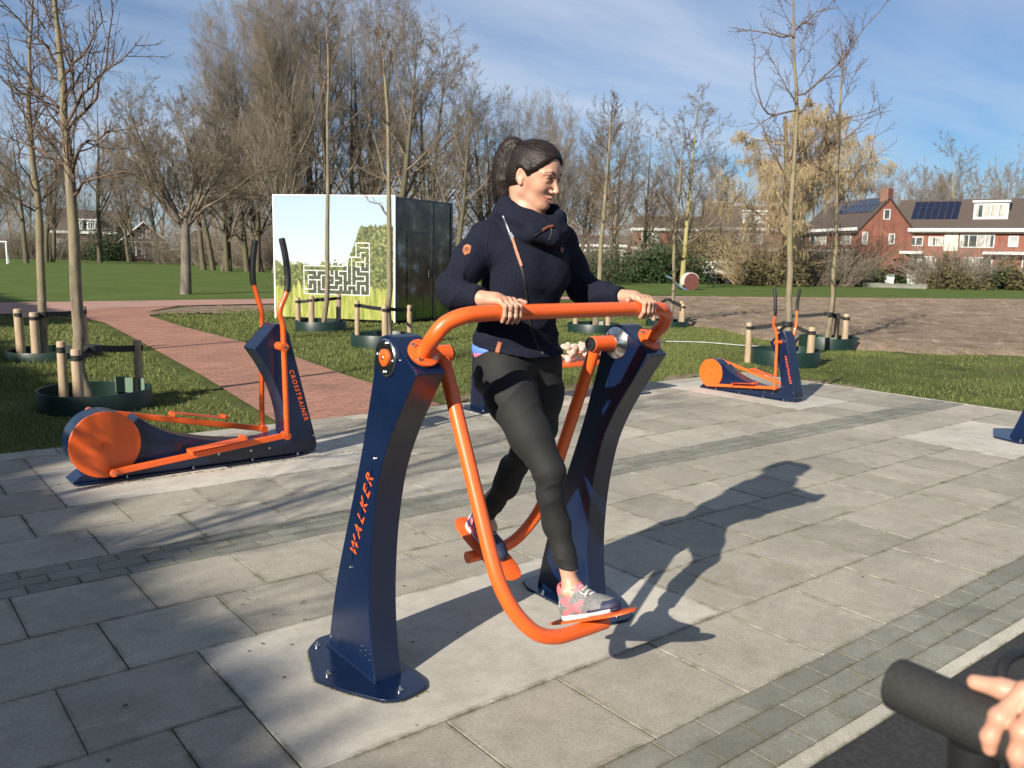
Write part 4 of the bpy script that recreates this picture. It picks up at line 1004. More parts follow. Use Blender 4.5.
PARM = dict(a=dict(clear=.36, lf=.26, n2=8, ang=50), b=dict(clear=.34, lf=.22, n2=7, ang=50), c=dict(clear=.62, lf=.12, n2=3, tw=.004), d=dict(clear=.50, lf=.14, n2=3, tw=.004), e=dict(clear=.45, lf=.24, n2=8, tw=.004, ang=55), f=dict(clear=.35, lf=.25, n2=5, tw=.005, ang=55), g=dict(clear=.40, lf=.22, n2=7, tw=.0035, ang=52), h=dict(clear=.35, lf=.25, n2=8, tw=.004, ang=42))
def limbs(k, base):
    out = []
    for i, P in enumerate(LIMB.get(k, [])):
        Q = np.array(rise(base, P)[1:]); off = np.linspace(0, 1, len(Q))**1.2*random.uniform(-.5, .5); Q += np.outer(off, [math.sin(YAW), math.cos(YAW), 0])*(np.linalg.norm(Q[-1]-Q[0])); out.append(interp(Q, 9))
    return out
for k, (p, r0, br, sd) in TRUNKS.items(): young(60+sd*3, p, r0, br, WH[k], extra=limbs(k, p[0][:2]), **PARM[k])
ST = {  # stake x, y, height, radius
 'a': [(1.45, 7.82, .52, .036, 'left'), (1.47, 7.35, .50, .040, 'front'), (2.07, 7.86, .50, .037, 'right')],
 'b': [(1.72, 11.62, .55, .05, 'left'), (1.82, 11.25, .53, .05, 'middle'), (2.45, 11.75, .56, .042, 'right')],
 'c': [(6.25, 13.72, .52, .045, 'left'), (6.32, 13.35, .56, .05, 'middle'), (6.93, 13.55, .58, .045, 'right')],
 'd': [(5.92, 11.0, .62, .035, 'left'), (6.10, 10.5, .58, .045, 'middle'), (6.72, 10.85, .55, .04, 'right')],
 'e': [(10.38, 11.15, .50, .045, 'left'), (10.75, 10.7, .50, .045, 'middle'), (11.2, 11.1, .52, .04, 'right')],
 'f': [(12.85, 11.5, .48, .04, 'left'), (13.15, 11.0, .45, .04, 'middle'), (13.45, 11.3, .48, .04, 'right')],
 'g': [(9.50, 6.80, .50, .042, 'left'), (9.85, 6.1, .48, .048, 'front right'), (10.1, 6.75, .45, .04, 'rear')],
 'h': [(12.0, 7.85, .52, .042, 'left'), (12.45, 7.12, .52, .048, 'front right'), (12.75, 7.45, .5, .042, 'rear')]}
for k, q in SPOT.items():
    ring(q['c'], q['r'], q['rh'], 'dark green plastic ring round the '+q['where'], q['flap'], ord(k))
    for (x, y, h, r_, nm) in ST[k]: stake(x, y, h, r_, nm+' pale stake of the '+q['where'], (random.uniform(-.012, .012), random.uniform(-.012, .012)))
    p = TRUNKS[k][0][0]; straps((p[0], p[1]), [(x, y, h-.07, r_) for (x, y, h, r_, nm) in ST[k]], .50 if k not in 'a' else .47, 'black straps tying the '+q['where'])
# trees standing left of the view whose shade falls across the paving
young(91, [(-3.6, 2.35, -.04), (-3.58, 2.35, 1), (-3.6, 2.37, 2), (-3.63, 2.4, 3.4), (-3.6, 2.4, 4.8)], .07, 26, 'young tree out of view to the left, shading the paving', clear=.3, lf=.36, n2=9)
young(92, [(-1.6, 4.1, -.04), (-1.6, 4.1, 1), (-1.65, 4.1, 2), (-1.6, 4.1, 3.4), (-1.6, 4.1, 4.4)], .05, 20, 'young tree out of view beside the paving, shading the left cross trainer', clear=.3, lf=.36, n2=9)
# ------------------------------------------------------------------ shrubs
def leafmass(r, n, c, rad, leaf, squash=.8, fill=.35):
    """leaf quads scattered in lumpy clumps"""
    k = max(5, int(n**.33)); cc = r.normal(0, .45, (k, 3))*np.array([rad[0], rad[1], rad[2]*squash]); cc[:, 2] = np.abs(cc[:, 2]); i = r.integers(0, k, n)
    d = r.normal(0, 1, (n, 3)); d /= np.linalg.norm(d, axis=1, keepdims=True); p = cc[i]+d*np.array(rad)*.48*(r.uniform(0, 1, n)**fill)[:, None]
    p[:, 2] = np.abs(p[:, 2]); p += np.array(c)
    a = r.normal(0, 1, (n, 3)); a /= np.linalg.norm(a, axis=1, keepdims=True); b = np.cross(a, r.normal(0, 1, (n, 3))); b /= np.linalg.norm(b, axis=1, keepdims=True)
    s = (leaf*r.uniform(.5, 1.3, n))[:, None]; V = np.stack([p-a*s, p+b*s*.5, p+a*s, p-b*s*.5], 1).reshape(-1, 3)
    V[:, 2] = np.maximum(V[:, 2], -.02)
    return V, np.arange(4*n).reshape(-1, 4), np.repeat(np.clip(r.normal(.5, .22, n), 0, 1), 4)
def stems(r, n, L_, spread, w, h):
    S0 = np.stack([r.uniform(-w, w, n), r.uniform(-w, w, n)*.5, np.zeros(n)], 1); D = np.stack([S0[:, 0]/max(w, .1)*spread+r.normal(0, .25, n), r.normal(0, .3, n), np.ones(n)], 1)
    P = grow(r, S0, D, h*r.uniform(.5, 1.1, n), 6, .1, .02, .12); V, Q = tubes(P, np.full(n, L_), np.full(n, L_*.5), 3)
    S1, D1, Ln, pr = children(r, P, 7, 40, .5, np.full(n, L_), np.full(n, L_*.5), .1, 1); P1 = grow(r, S1, D1, Ln, 4, .12, .0, .1); V1, Q1 = tubes(P1, np.full(len(S1), L_*.6), np.full(len(S1), L_*.4), 3)
    return np.concatenate([V, V1]), np.concatenate([Q, Q1+len(V)])
def shrub(px, d, w, h, kind, label, name='shrub', dep=None):
    x, y = gp(px, d); e = empty(name, (x, y, 0), label, 'shrub' if name == 'shrub' else 'hedge', 'shrubs in front of the houses'); r = np.random.default_rng(int(px*7+d))
    e.rotation_euler = (0, 0, -YAW-math.atan((px-512)/FPX)); ORI[e.name] = (0, 0, 0)
    if kind in ('evergreen', 'olive'):
        V, Q, a = leafmass(r, int(2200+900*w*h/4), (0, 0, 0), (w*.62, (dep or w)*.5, h*.85), .10 if d > 45 else .07); fastmesh('foliage', V, quads=Q, m=M[kind], parent=e, attr=a)
        V, Q = stems(r, 30, .02, .5, w*.35, h*.8); fastmesh('stem', V, quads=Q, m=M['bark_old'], parent=e)
    else:
        V, Q = stems(r, int(60+40*w), .014, .8, w*.45, h); fastmesh('stem', V, quads=Q, m=M['willow'] if kind == 'gold' else (M['twig_dense'] if kind == 'brown' else M['bark_old']), parent=e, smooth=True)
    return e
SH = [(470, 46, 3, 2.2, 'evergreen', 'dark bush left of the woman, behind the cube'), (505, 47, 4, 2.2, 'evergreen', 'dark bush behind the right arm of the woman'), (575, 44, 4.5, 2.3, 'evergreen', 'dark round bush right of the woman'), (548, 50, 5, 3, 'brown', 'brown leafless shrub behind the dark bush'),
 (608, 50, 5, 2.2, 'brown', 'brown shrub under the multi-stemmed tree'), (640, 50, 5, 2.6, 'evergreen', 'green bush below the small white-windowed house'), (662, 49, 3, 2.8, 'evergreen', 'dark tall bush left of the yellow trunk'),
 (700, 52, 5, 4.0, 'olive', 'olive thicket right of the yellow trunk'), (690, 58, 6, 6.5, 'brown', 'tall brown thicket behind the play drum'), (728, 53, 4, 2.0, 'brown', 'low brown shrub above the white bin'), (756, 49, 3.2, 3.2, 'gold', 'golden twiggy bush left of the willow trunk'), (762, 48, 2.6, 2.0, 'olive', 'olive bush beneath the golden twigs'),
 (790, 50, 4, 2.2, 'brown', 'brown shrub at the willow foot'), (815, 50, 4, 2.4, 'brown', 'brown shrub right of the willow foot'), (848, 52, 2.7, 1.3, 'evergreen', 'clipped dark hedge block beneath the red gable'), (822, 53, 2.4, 3.4, 'brown', 'tall brown shrub left of the clipped hedge'), (840, 54, 2.2, 3.6, 'gold', 'drooping dark golden shrub above the clipped hedge'),
 (868, 53, 1.8, 1.2, 'olive', 'small olive bush right of the clipped hedge'), (891, 55, 2, 1.6, 'evergreen', 'small green bush below the gable wall'), (938, 50, 2.6, 2.9, 'brown', 'large brown twiggy shrub in front of the terrace'), (926, 51, 2, 1.6, 'olive', 'brown shrub left in the front garden of the terrace'), (950, 50, 2.4, 1.8, 'olive', 'olive shrub in the middle of the terrace garden'),
 (1000, 52, 2.6, 1.6, 'evergreen', 'dark bush near the right edge'), (1024, 50, 2.6, 1.8, 'olive', 'olive bush cut by the right edge'),
 (972, 56, 2.2, 2.8, 'brown', 'tall bare shrub before the terrace windows'), (740, 56, 4, 4.2, 'brown', 'tall bare shrub left of the willow'),
 (30, 88, 10, 3.2, 'brown', 'brown undergrowth behind the white goal'), (62, 90, 8, 4, 'brown', 'brown undergrowth left of the left white house'), (112, 86, 4, 4.2, 'evergreen', 'dark conifer clump between the two white-gabled houses'), (205, 76, 9, 4.0, 'brown', 'brown thicket at the left end of the grove'), (240, 74, 8, 4, 'brown', 'brown thicket in the grove left of the cube'), (262, 62, 5, 2.2, 'brown', 'low brown thicket touching the left edge of the cube'), (310, 66, 9, 6, 'brown', 'brown thicket behind the cube'), (360, 66, 9, 6, 'brown', 'brown thicket behind the right half of the cube'), (420, 60, 7, 4, 'brown', 'brown thicket right of the cube'), (445, 56, 5, 2.6, 'evergreen', 'dark undergrowth between the cube and the woman')]
for (px, d, w, h, k, lab) in SH: shrub(px, d, w, h, k, lab)
# tall evergreen screen left of the view (throws the shade over the left of the square)
def screen(x0, x1, y0, y1, h, label, seed):
    e = empty('evergreen_hedge', ((x0+x1)/2, (y0+y1)/2, 0), label, 'hedge'); r = np.random.default_rng(seed); n = 80000
    p = np.stack([r.uniform(x0, x1, n), r.uniform(y0, y1, n), np.zeros(n)], 1); top = h*(1+.008*vnoise(p[:, 0]*0+3, p[:, 1], 1.3, seed)+.010*vnoise(p[:, 0], p[:, 1], .4, seed+1)); p[:, 2] = top*r.uniform(0, 1, n)**.6
    a = r.normal(0, 1, (n, 3)); a /= np.linalg.norm(a, axis=1, keepdims=True); b = np.cross(a, r.normal(0, 1, (n, 3))); b /= np.linalg.norm(b, axis=1, keepdims=True); s = (.20*r.uniform(.5, 1.3, n))[:, None]
    V = np.stack([p-a*s, p+b*s*.6, p+a*s, p-b*s*.6], 1).reshape(-1, 3)
    fastmesh('foliage', V, quads=np.arange(4*n).reshape(-1, 4), m=M['evergreen'], parent=e, attr=np.repeat(r.uniform(0, 1, n), 4), off=np.array(origin(e)))
    S0 = np.stack([r.uniform(x0, x1, 30), r.uniform(y0, y1, 30), np.zeros(30)], 1); P = grow(r, S0, np.tile([0, 0, 1.], (30, 1)), np.full(30, h*.9), 5, .05, .05); V, Q = tubes(P, np.full(30, .06), np.full(30, .02), 6); fastmesh('stem', V, quads=Q, m=M['bark_old'], parent=e, off=np.array(origin(e)))
    return e
screen(-13.2, -12, -9.5, 1.4, 6.74, 'tall evergreen row out of view to the left, nearest the square', 5)
screen(-13.2, -12, 1.6, 11.5, 7.1, 'tall evergreen row out of view left of the young trees', 6)
screen(-13.2, -12, 11.7, 24, 8.1, 'tall evergreen row out of view left of the crossing paths', 7)
# ------------------------------------------------------------------ the printed cube
def frame2(px0, d0, px1, d1):
    a = np.array(gp(px0, d0)); b = np.array(gp(px1, d1)); u = (b-a)/np.linalg.norm(b-a); return a, b, u, np.linalg.norm(b-a)
def box_between(mb, a, u, nrm, s0, s1, z0, z1, t0, t1, mi=0):
    """box on a facade: s along u, t outward along nrm"""
    P = [(a[0]+u[0]*s+nrm[0]*t, a[1]+u[1]*s+nrm[1]*t, z) for z in (z0, z1) for (s, t) in ((s0, t0), (s1, t0), (s1, t1), (s0, t1))]
    mb.add(P, [(0, 3, 2, 1), (4, 5, 6, 7), (0, 1, 5, 4), (1, 2, 6, 5), (2, 3, 7, 6), (3, 0, 4, 7)], mi)
def print_front():
    m, nt, b = nodes('printed_meadow'); tc = nt.nodes.new('ShaderNodeTexCoord'); sep = nt.nodes.new('ShaderNodeSeparateXYZ'); L(nt, tc.outputs['Object'], sep.inputs[0]); v = tc.outputs['Object']
    def math_(op, a, c):
        n = nt.nodes.new('ShaderNodeMath'); n.operation = op
        for i, k in enumerate((a, c)):
            if hasattr(k, 'links'): L(nt, k, n.inputs[i])
            else: n.inputs[i].default_value = k
        return n.outputs[0]
    x, z = sep.outputs[0], sep.outputs[2]
    st = nt.nodes.new('ShaderNodeMapping'); st.inputs['Scale'].default_value = (1, 1, .13); L(nt, v, st.inputs[0])
    sky = ramp(nt, z, [(.3, (.5, .6, .6)), (.95, (.5, .6, .6))]); sky = ramp(nt, math_('MULTIPLY', z, .42), [(.35, (.40, .45, .46)), (.98, (.26, .36, .45))])
    streak = noise(nt, st.outputs[0], 16, 6, .75, .4)
    grass = ramp(nt, streak, [(.3, (.08, .11, .025)), (.5, (.25, .27, .05)), (.7, (.44, .43, .17))])
    leaf = ramp(nt, noise(nt, v, 17, 6, .8), [(.40, (.018, .028, .010)), (.53, (.10, .12, .03)), (.67, (.36, .36, .14))])
    n1 = noise(nt, v, 4.2, 6, .7)
    # tree line: height rises at the right
    line = math_('ADD', math_('MULTIPLY', n1, .55), math_('ADD', .82, math_('MULTIPLY', math_('MINIMUM', math_('MULTIPLY', math_('MAXIMUM', math_('SUBTRACT', x, 1.50), 0), 3.2), 1.0), .72)))
    tree = math_('LESS_THAN', z, line)
    c = mix(nt, tree, sky, leaf)
    line2 = math_('ADD', math_('MULTIPLY', streak, .75), .26)
    c = mix(nt, math_('LESS_THAN', z, line2), c, grass)
    L(nt, c, b.inputs['Base Color']); b.inputs['Roughness'].default_value = .35; return m
def print_side_reflect():
    def mt_(op, a, c):
        n = nt.nodes.new('ShaderNodeMath'); n.operation = op
        for i, k in enumerate((a, c)):
            if hasattr(k, 'links'): L(nt, k, n.inputs[i])
            else: n.inputs[i].default_value = k
        return n.outputs[0]
    m, nt, b = nodes('printed_side_with_reflections'); tc = nt.nodes.new('ShaderNodeTexCoord'); v = tc.outputs['Object']; st = nt.nodes.new('ShaderNodeMapping'); st.inputs['Scale'].default_value = (1, 1, .12); L(nt, v, st.inputs[0])
    sep = nt.nodes.new('ShaderNodeSeparateXYZ'); L(nt, v, sep.inputs[0])
    f = noise(nt, st.outputs[0], 13, 6, .7, .5); g = noise(nt, v, 2.6, 5, .6)
    gr = ramp(nt, f, [(.35, (.012, .030, .008)), (.55, (.09, .15, .025)), (.75, (.26, .34, .07))])
    dk = ramp(nt, g, [(.38, (.012, .010, .008)), (.50, (.06, .042, .026)), (.58, (.11, .09, .065)), (.68, (.26, .30, .34))])  # dark print tones; palest bluish patches paint sky reflections into the colour
    z = ramp(nt, mt_('ADD', sep.outputs[2], mt_('MULTIPLY', f, .9)), [(.85, (1, 1, 1)), (1.0, (0, 0, 0))])
    L(nt, mix(nt, z, dk, gr), b.inputs['Base Color']); b.inputs['Roughness'].default_value = .12; return m
M['print'] = print_front(); M['printside_reflect'] = print_side_reflect()
c0 = np.array([6.80, 15.95]); c1 = np.array([8.36, 14.03]); c3 = np.array([10.12, 14.72])
PH = 2.36
u = (c1-c0)/np.linalg.norm(c1-c0); wF = np.linalg.norm(c1-c0); nF = np.array([u[1], -u[0]])
if nF@c0 > 0: nF = -nF
us = (c3-c1)/np.linalg.norm(c3-c1); wS = np.linalg.norm(c3-c1); nS = np.array([us[1], -us[0]])
if nS@c1 > 0 and nS@(np.array([-.6, -1])) < 0: nS = -nS
CB = empty('printed_cube', (c0[0], c0[1], 0), 'large box printed with a meadow and a white maze, dark glossy side', 'display box')
CB.rotation_euler = (0, 0, math.atan2(u[1], u[0])); ORI[CB.name] = (0, 0, 0)
# local frame: x along the front, -y outwards
def loc2(p): q = np.array(p)-c0; return np.array([q@u, q@np.array([-u[1], u[0]])])
q3 = loc2(c3); q4 = q3-np.array([wF, 0])
b = MB(); b.prism([(0, 0), (wF, 0), tuple(q3), tuple(q4)], 2, .02, PH); b.build('box_core', M['navy'], CB)
b = MB(); b.box((wF/2, -.012, PH/2+.02), (wF-.03, .02, PH-.03)); b.build('front_panel', M['print'], CB)
fr = MB()
for (x, w_) in ((.0, .03), (wF, .03)): fr.box((x, -.014, PH/2+.01), (w_, .032, PH+.02))
fr.box((wF/2, -.014, PH+.012), (wF+.03, .034, .025)); fr.build('front_frame', M['whitemetal'], CB, bevel=.002)
sd = MB(); us_l = q3-np.array([wF, 0]); us_l /= np.linalg.norm(us_l); ns_l = np.array([us_l[1], -us_l[0]])
a_ = np.array([wF, 0.])
def sb(mb, s0, s1, z0, z1, t0, t1): box_between(mb, a_, us_l, ns_l, s0, s1, z0, z1, t0, t1)
sb(sd, .04, wS*.64, .05, PH-.04, .002, .02); sb(sd, wS*.67, wS-.08, .05, PH-.04, .002, .018); sd.build('side_panel', M['printside_reflect'], CB, bevel=.002)
sf = MB(); sb(sf, .0, .035, .0, PH, .001, .03); sb(sf, wS*.645, wS*.665, .0, PH, .001, .026); sb(sf, wS-.07, wS, 0, PH, .001, .035); sb(sf, .3, wS*.6, PH*.72, PH*.735, .02, .024); sf.build('side_frame', M['navy'], CB, bevel=.002)
dr = MB(); sb(dr, .34, wS*.58, .06, PH*.71, .021, .034); dr.build('door', M['printside_reflect'], CB, bevel=.003); dh = MB(); sb(dh, wS*.53, wS*.545, PH*.36, PH*.42, .035, .055); dh.build('door_handle', M['steel'], CB, bevel=.002)
# the maze
mr = random.Random(3); NX, NY = 15, 13; cell = .090; X0, Z0 = .62, .50
def inside(i, j):
    # outline as printed: a wide low block with a rising right part
    if j < 6: return 0 <= i < NX
    return i >= 12-(j < 8)*3 and j < 11
walls = set()
for i in range(NX):
    for j in range(NY):
        if inside(i, j):
            for w in (((i, j), (i+1, j)), ((i, j+1), (i+1, j+1)), ((i, j), (i, j+1)), ((i+1, j), (i+1, j+1))): walls.add(w)
seen = {(0, 0)}; st = [(0, 0)]
while st:
    i, j = st[-1]; nb = [(i+a, j+c) for a, c in ((1, 0), (-1, 0), (0, 1), (0, -1)) if 0 <= i+a < NX and 0 <= j+c < NY and inside(i+a, j+c) and (i+a, j+c) not in seen]
    if not nb: st.pop(); continue
    p, q = mr.choice(nb); seen.add((p, q)); st.append((p, q))
    if p != i: walls.discard(((max(p, i), j), (max(p, i), j+1)))
    else: walls.discard(((i, max(q, j)), (i+1, max(q, j))))
mz = MB()
for (p, q) in sorted(walls):
    x0_, z0_, x1_, z1_ = X0+p[0]*cell, Z0+p[1]*cell, X0+q[0]*cell, Z0+q[1]*cell; t = .009
    if p[1] == q[1]: mz.box(((x0_+x1_)/2, -.024, z0_), (cell+t*2, .002, t*2))
    else: mz.box((x0_, -.0245, (z0_+z1_)/2), (t*2, .002, cell+t*2))
mz.build('maze_print', M['wood_white'], CB)
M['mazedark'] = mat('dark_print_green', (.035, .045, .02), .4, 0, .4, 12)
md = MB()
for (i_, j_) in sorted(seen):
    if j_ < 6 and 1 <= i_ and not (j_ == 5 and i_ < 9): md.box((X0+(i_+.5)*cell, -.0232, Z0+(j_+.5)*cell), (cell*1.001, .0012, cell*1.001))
md.build('maze_dark_print', M['mazedark'], CB)  # dark green printed ground between the maze lines
# ------------------------------------------------------------------ houses
def window(e, a, u, nr, s0, s1, z0, z1, bars=2, blind=True, fw=.07):
    f = MB(); box_between(f, a, u, nr, s0, s1, z0, z0+fw, .002, .07); box_between(f, a, u, nr, s0, s1, z1-fw, z1, .002, .07)
    for i in range(bars+1):
        s = s0+(s1-s0-fw)*i/bars; box_between(f, a, u, nr, s, s+fw, z0+fw, z1-fw, .003, .068)
    o = f.build('window', M['wood_white'], e)
    g = MB(); box_between(g, a, u, nr, s0+.02, s1-.02, z0+.02, z1-.02, .001, .03); g.build('pane', M['glass'], o)
    if blind:
        rr = random.Random(int(s0*100+z0*37)); c = MB()
        for i in range(bars):
            if rr.random() < .75:
                w = (s1-s0)/bars; q0 = s0+w*i+fw; q1 = s0+w*(i+1)-fw*.3
                if rr.random() < .5: q1 = q0+(q1-q0)*rr.uniform(.3, .7)
                box_between(c, a, u, nr, q0, q1, z0+fw, z1-fw, .031, .036)
        if c.n: c.build('curtain', M['curtain'], o)
    return o
def terrace(label, px0, d0, px1, d1, depth, eave, ridge, wins, gable=None, dormers=(), solar=None, wall='redbrick', canopy=None, panels=(), chim=None, gwins=()):
    a, b_, u, w = frame2(px0, d0, px1, d1); nr = np.array([u[1], -u[0]])
    if nr@a > 0: nr = -nr
    bk = -nr*depth; e = empty('terraced_house', (a[0], a[1], 0), label, 'house', 'houses beyond the park')
    W = MB(); P = [a, b_, b_+bk, a+bk]; mid0 = a+bk/2; mid1 = b_+bk/2
    V = [(*p, -.1) for p in P]+[(*p, eave) for p in P]+[(*mid0, ridge), (*mid1, ridge)]
    W.add(V, [(0, 1, 5, 4), (1, 2, 6, 9, 5), (2, 3, 7, 6), (3, 0, 4, 8, 7)]); W.build('wall', M[wall], e)
    Rf = MB(); ov = .35; A = a-u*.15+nr*ov; Bq = b_+u*.15+nr*ov; k = (ridge-eave)/(depth/2); dz = -ov*k
    m0 = mid0-u*.15; m1 = mid1+u*.15; Ab = a-u*.15+bk-nr*ov; Bb = b_+u*.15+bk-nr*ov; th = .16
    for (p, q, r_, s_) in (((A, eave+dz), (Bq, eave+dz), (m1, ridge), (m0, ridge)), ((m0, ridge), (m1, ridge), (Bb, eave+dz), (Ab, eave+dz))):
        V = [(*t[0], t[1]+.04) for t in (p, q, r_, s_)]+[(*t[0], t[1]+.04+th) for t in (p, q, r_, s_)]
        Rf.add(V, [(0, 3, 2, 1), (4, 5, 6, 7), (0, 1, 5, 4), (1, 2, 6, 5), (2, 3, 7, 6), (3, 0, 4, 7)])
    roof = Rf.build('roof', M['rooftile'], e)
    fa = MB(); box_between(fa, a, u, nr, -.18, w+.18, eave-.10, eave+.16, ov-.02, ov+.09); fa.build('fascia', M['wood_white'], e)
    if canopy:
        cb = MB()
        for (s0, s1, z) in canopy: box_between(cb, a, u, nr, s0*w, s1*w, z, z+.22, .01, .9)
        cb.build('canopy', M['wood_white'], e)
    for (s0, s1, z0, z1, n_) in wins: window(e, a, u, nr, s0*w, s1*w, z0, z1, n_)
    for (s0, s1, z0, z1, mt) in panels:
        pn = MB(); box_between(pn, a, u, nr, s0*w, s1*w, z0, z1, .005, .05); pn.build('wall_panel', M[mt], e)
    for (s0, s1, z0, z1, n_) in gwins:
        ng = np.array([u[0], u[1]]); ug = -nr; window(e, b_, ug, ng, s0*depth, s1*depth, z0, z1, n_)
    for (s0, s1, z0, z1) in dormers:
        t0 = (z0-eave)/k; f = a+nr*(-t0+.25)
        D = MB(); box_between(D, f, u, nr, s0*w, s1*w, z0-.1, z1, -1.6, 0); dd = D.build('dormer', M['wood_white'], roof)
        window(e, f, u, nr, s0*w+.1, s1*w-.1, z0+.1, z1-.15, 4)
        C_ = MB(); box_between(C_, f, u, nr, s0*w-.12, s1*w+.12, z1+.002, z1+.16, -1.8, .22); C_.build('dormer_roof', M['wood_white'], roof)
    if solar:
        for (s0, s1, q0, q1, cols, rws) in solar:
            for i in range(cols):
                for j in range(rws):
                    sa = (s0+(s1-s0)*i/cols)*w; sb_ = (s0+(s1-s0)*(i+.93)/cols)*w; ta = (q0+(q1-q0)*j/rws)*depth/2; tb = (q0+(q1-q0)*(j+.93)/rws)*depth/2
                    V = []
                    for off in (.21, .26):
                        for (s, t) in ((sa, ta), (sb_, ta), (sb_, tb), (sa, tb)): p = a+u*s-nr*t; V.append((*p, eave+t*k+off))
                    sp = MB(); sp.add(V, [(0, 3, 2, 1), (4, 5, 6, 7), (0, 1, 5, 4), (1, 2, 6, 5), (2, 3, 7, 6), (3, 0, 4, 7)]); sp.build('solar_panel', M['solar'], roof)
    if chim:
        cm = MB(); p = mid0*(1-chim)+mid1*chim; cm.box((*p, ridge+.3), (.9, .7, 1.2)); cm.build('chimney', M['redbrick'], roof)
    return e
terrace('red brick house end with a steep gable and a dark solar roof', 795, 84, 850, 75, 5.3, 4.3, 7.0,
    [(.15, .45, 3.0, 3.9, 3), (.72, .88, 3.0, 3.9, 2), (.3, .5, .9, 2.1, 3), (.6, .8, .9, 2.1, 3)], canopy=[(.0, .95, 2.35)], solar=[(.35, .97, .50, .95, 7, 2)], chim=.96, gwins=[(.06, .16, 3.0, 4.1, 1), (.55, .66, 3.1, 4.0, 1), (.42, .54, 5.2, 6.1, 1)])
terrace('long red brick terrace with white dormers and solar panels at the right edge', 884, 77, 1075, 69, 6.4, 4.35, 7.0,
    [(.05, .17, 3.0, 3.8, 3), (.20, .28, 3.0, 3.8, 2), (.37, .55, 2.9, 4.0, 4), (.62, .67, 3.0, 3.9, 1), (.74, .9, 2.95, 3.95, 3), (.1, .25, .8, 2.1, 3), (.4, .55, .8, 2.1, 3), (.7, .85, .8, 2.1, 3)], canopy=[(.0, .18, 2.3), (.5, .98, 2.35)], solar=[(.08, .34, .30, .92, 7, 3)], dormers=[(.42, .60, 5.35, 6.75), (.78, .96, 5.35, 6.75)], panels=[(.285, .36, 2.6, 4.2, 'render_wall')])
terrace('brick house with white upper windows seen between bare trees right of the woman', 628, 88, 700, 86, 6, 4.3, 5.6,
    [(.12, .36, 2.9, 4.0, 3), (.55, .8, 2.9, 4.0, 3), (.2, .4, .8, 2.0, 2)], canopy=[(.0, .45, 2.3)])
terrace('low pale house glimpsed behind the hedge just right of the woman', 570, 92, 622, 90, 6, 2.6, 3.6, [(.1, .4, .8, 2.1, 3), (.5, .9, .8, 2.1, 3)], wall='render_wall')
terrace('left white-gabled house with a dark roof and two dormers', 52, 96, 118, 98, 8, 2.9, 5.4,
    [(.30, .46, .5, 2.1, 3), (.72, .86, .3, 2.2, 2), (.5, .6, .5, 2.0, 1)], dormers=[(.36, .5, 3.2, 4.3), (.56, .74, 3.2, 4.3)], wall='darkbrick', panels=[(.05, .27, .6, 2.2, 'wood_white')])
def gable_house(label, px, d, w, h):
    x, y = gp(px, d); e = empty('gabled_house', (0, 0, 0), label, 'house', 'houses beyond the park'); e.location = (x, y, 0); e.rotation_euler = (0, 0, -YAW-math.atan((px-512)/FPX))
    m = MB(); m.prism([(-w/2, 0), (w/2, 0), (w/2, h*.48), (0, h), (-w/2, h*.48)], 1, 0, 7); m.build('wall', M['darkbrick'], e)
    rf = MB()
    for s in (-1, 1): rf.add([(0, -.4, h+.1), (s*(w/2+.5), -.4, h*.48-.42), (s*(w/2+.5), 7.3, h*.48-.42), (0, 7.3, h+.1), (0, -.4, h+.28), (s*(w/2+.5), -.4, h*.48-.24), (s*(w/2+.5), 7.3, h*.48-.24), (0, 7.3, h+.28)], [(0, 1, 2, 3), (4, 7, 6, 5), (0, 4, 5, 1), (1, 5, 6, 2), (2, 6, 7, 3), (3, 7, 4, 0)])
    rf.build('roof', M['rooftile'], e)
    bb = MB()
    for s in (-1, 1): bb.tube([(0, -.46, h+.14), (s*(w/2+.5), -.46, h*.48-.36)], .075, 4)
    bb.tube([(-w/2, -.46, h*.50), (w/2, -.46, h*.50)], .06, 4); bb.build('barge_board', M['wood_white'], e)
    a = np.array([-w/2, 0.]); u_ = np.array([1., 0]); n_ = np.array([0, -1.])
    for (s0, s1, z0, z1, k) in ((w*.38, w*.47, h*.6, h*.82, 1), (w*.53, w*.62, h*.6, h*.82, 1), (w*.15, w*.34, .5, 1.8, 2), (w*.42, w*.5, .2, 1.9, 1), (w*.66, w*.86, .5, 1.8, 2)): window(e, a, u_, n_, s0, s1, z0, z1, k)
terrace('white-balconied brick house with a dormer behind the willow', 700, 84, 790, 83, 6.0, 4.4, 6.6, [(.0, .12, 3.0, 3.9, 2), (.34, .62, 3.0, 4.0, 4), (.3, .5, .9, 2.1, 3)], canopy=[(.0, .3, 2.35), (.36, .95, 2.35)], dormers=[(.40, .66, 5.0, 6.1)])
gable_house('dark brick house with a white-edged triangular gable behind the left field', 146, 90, 4.8, 3.9)
gable_house('farther dark house with a white-edged gable glimpsed through the grove', 197, 104, 4.4, 3.6)
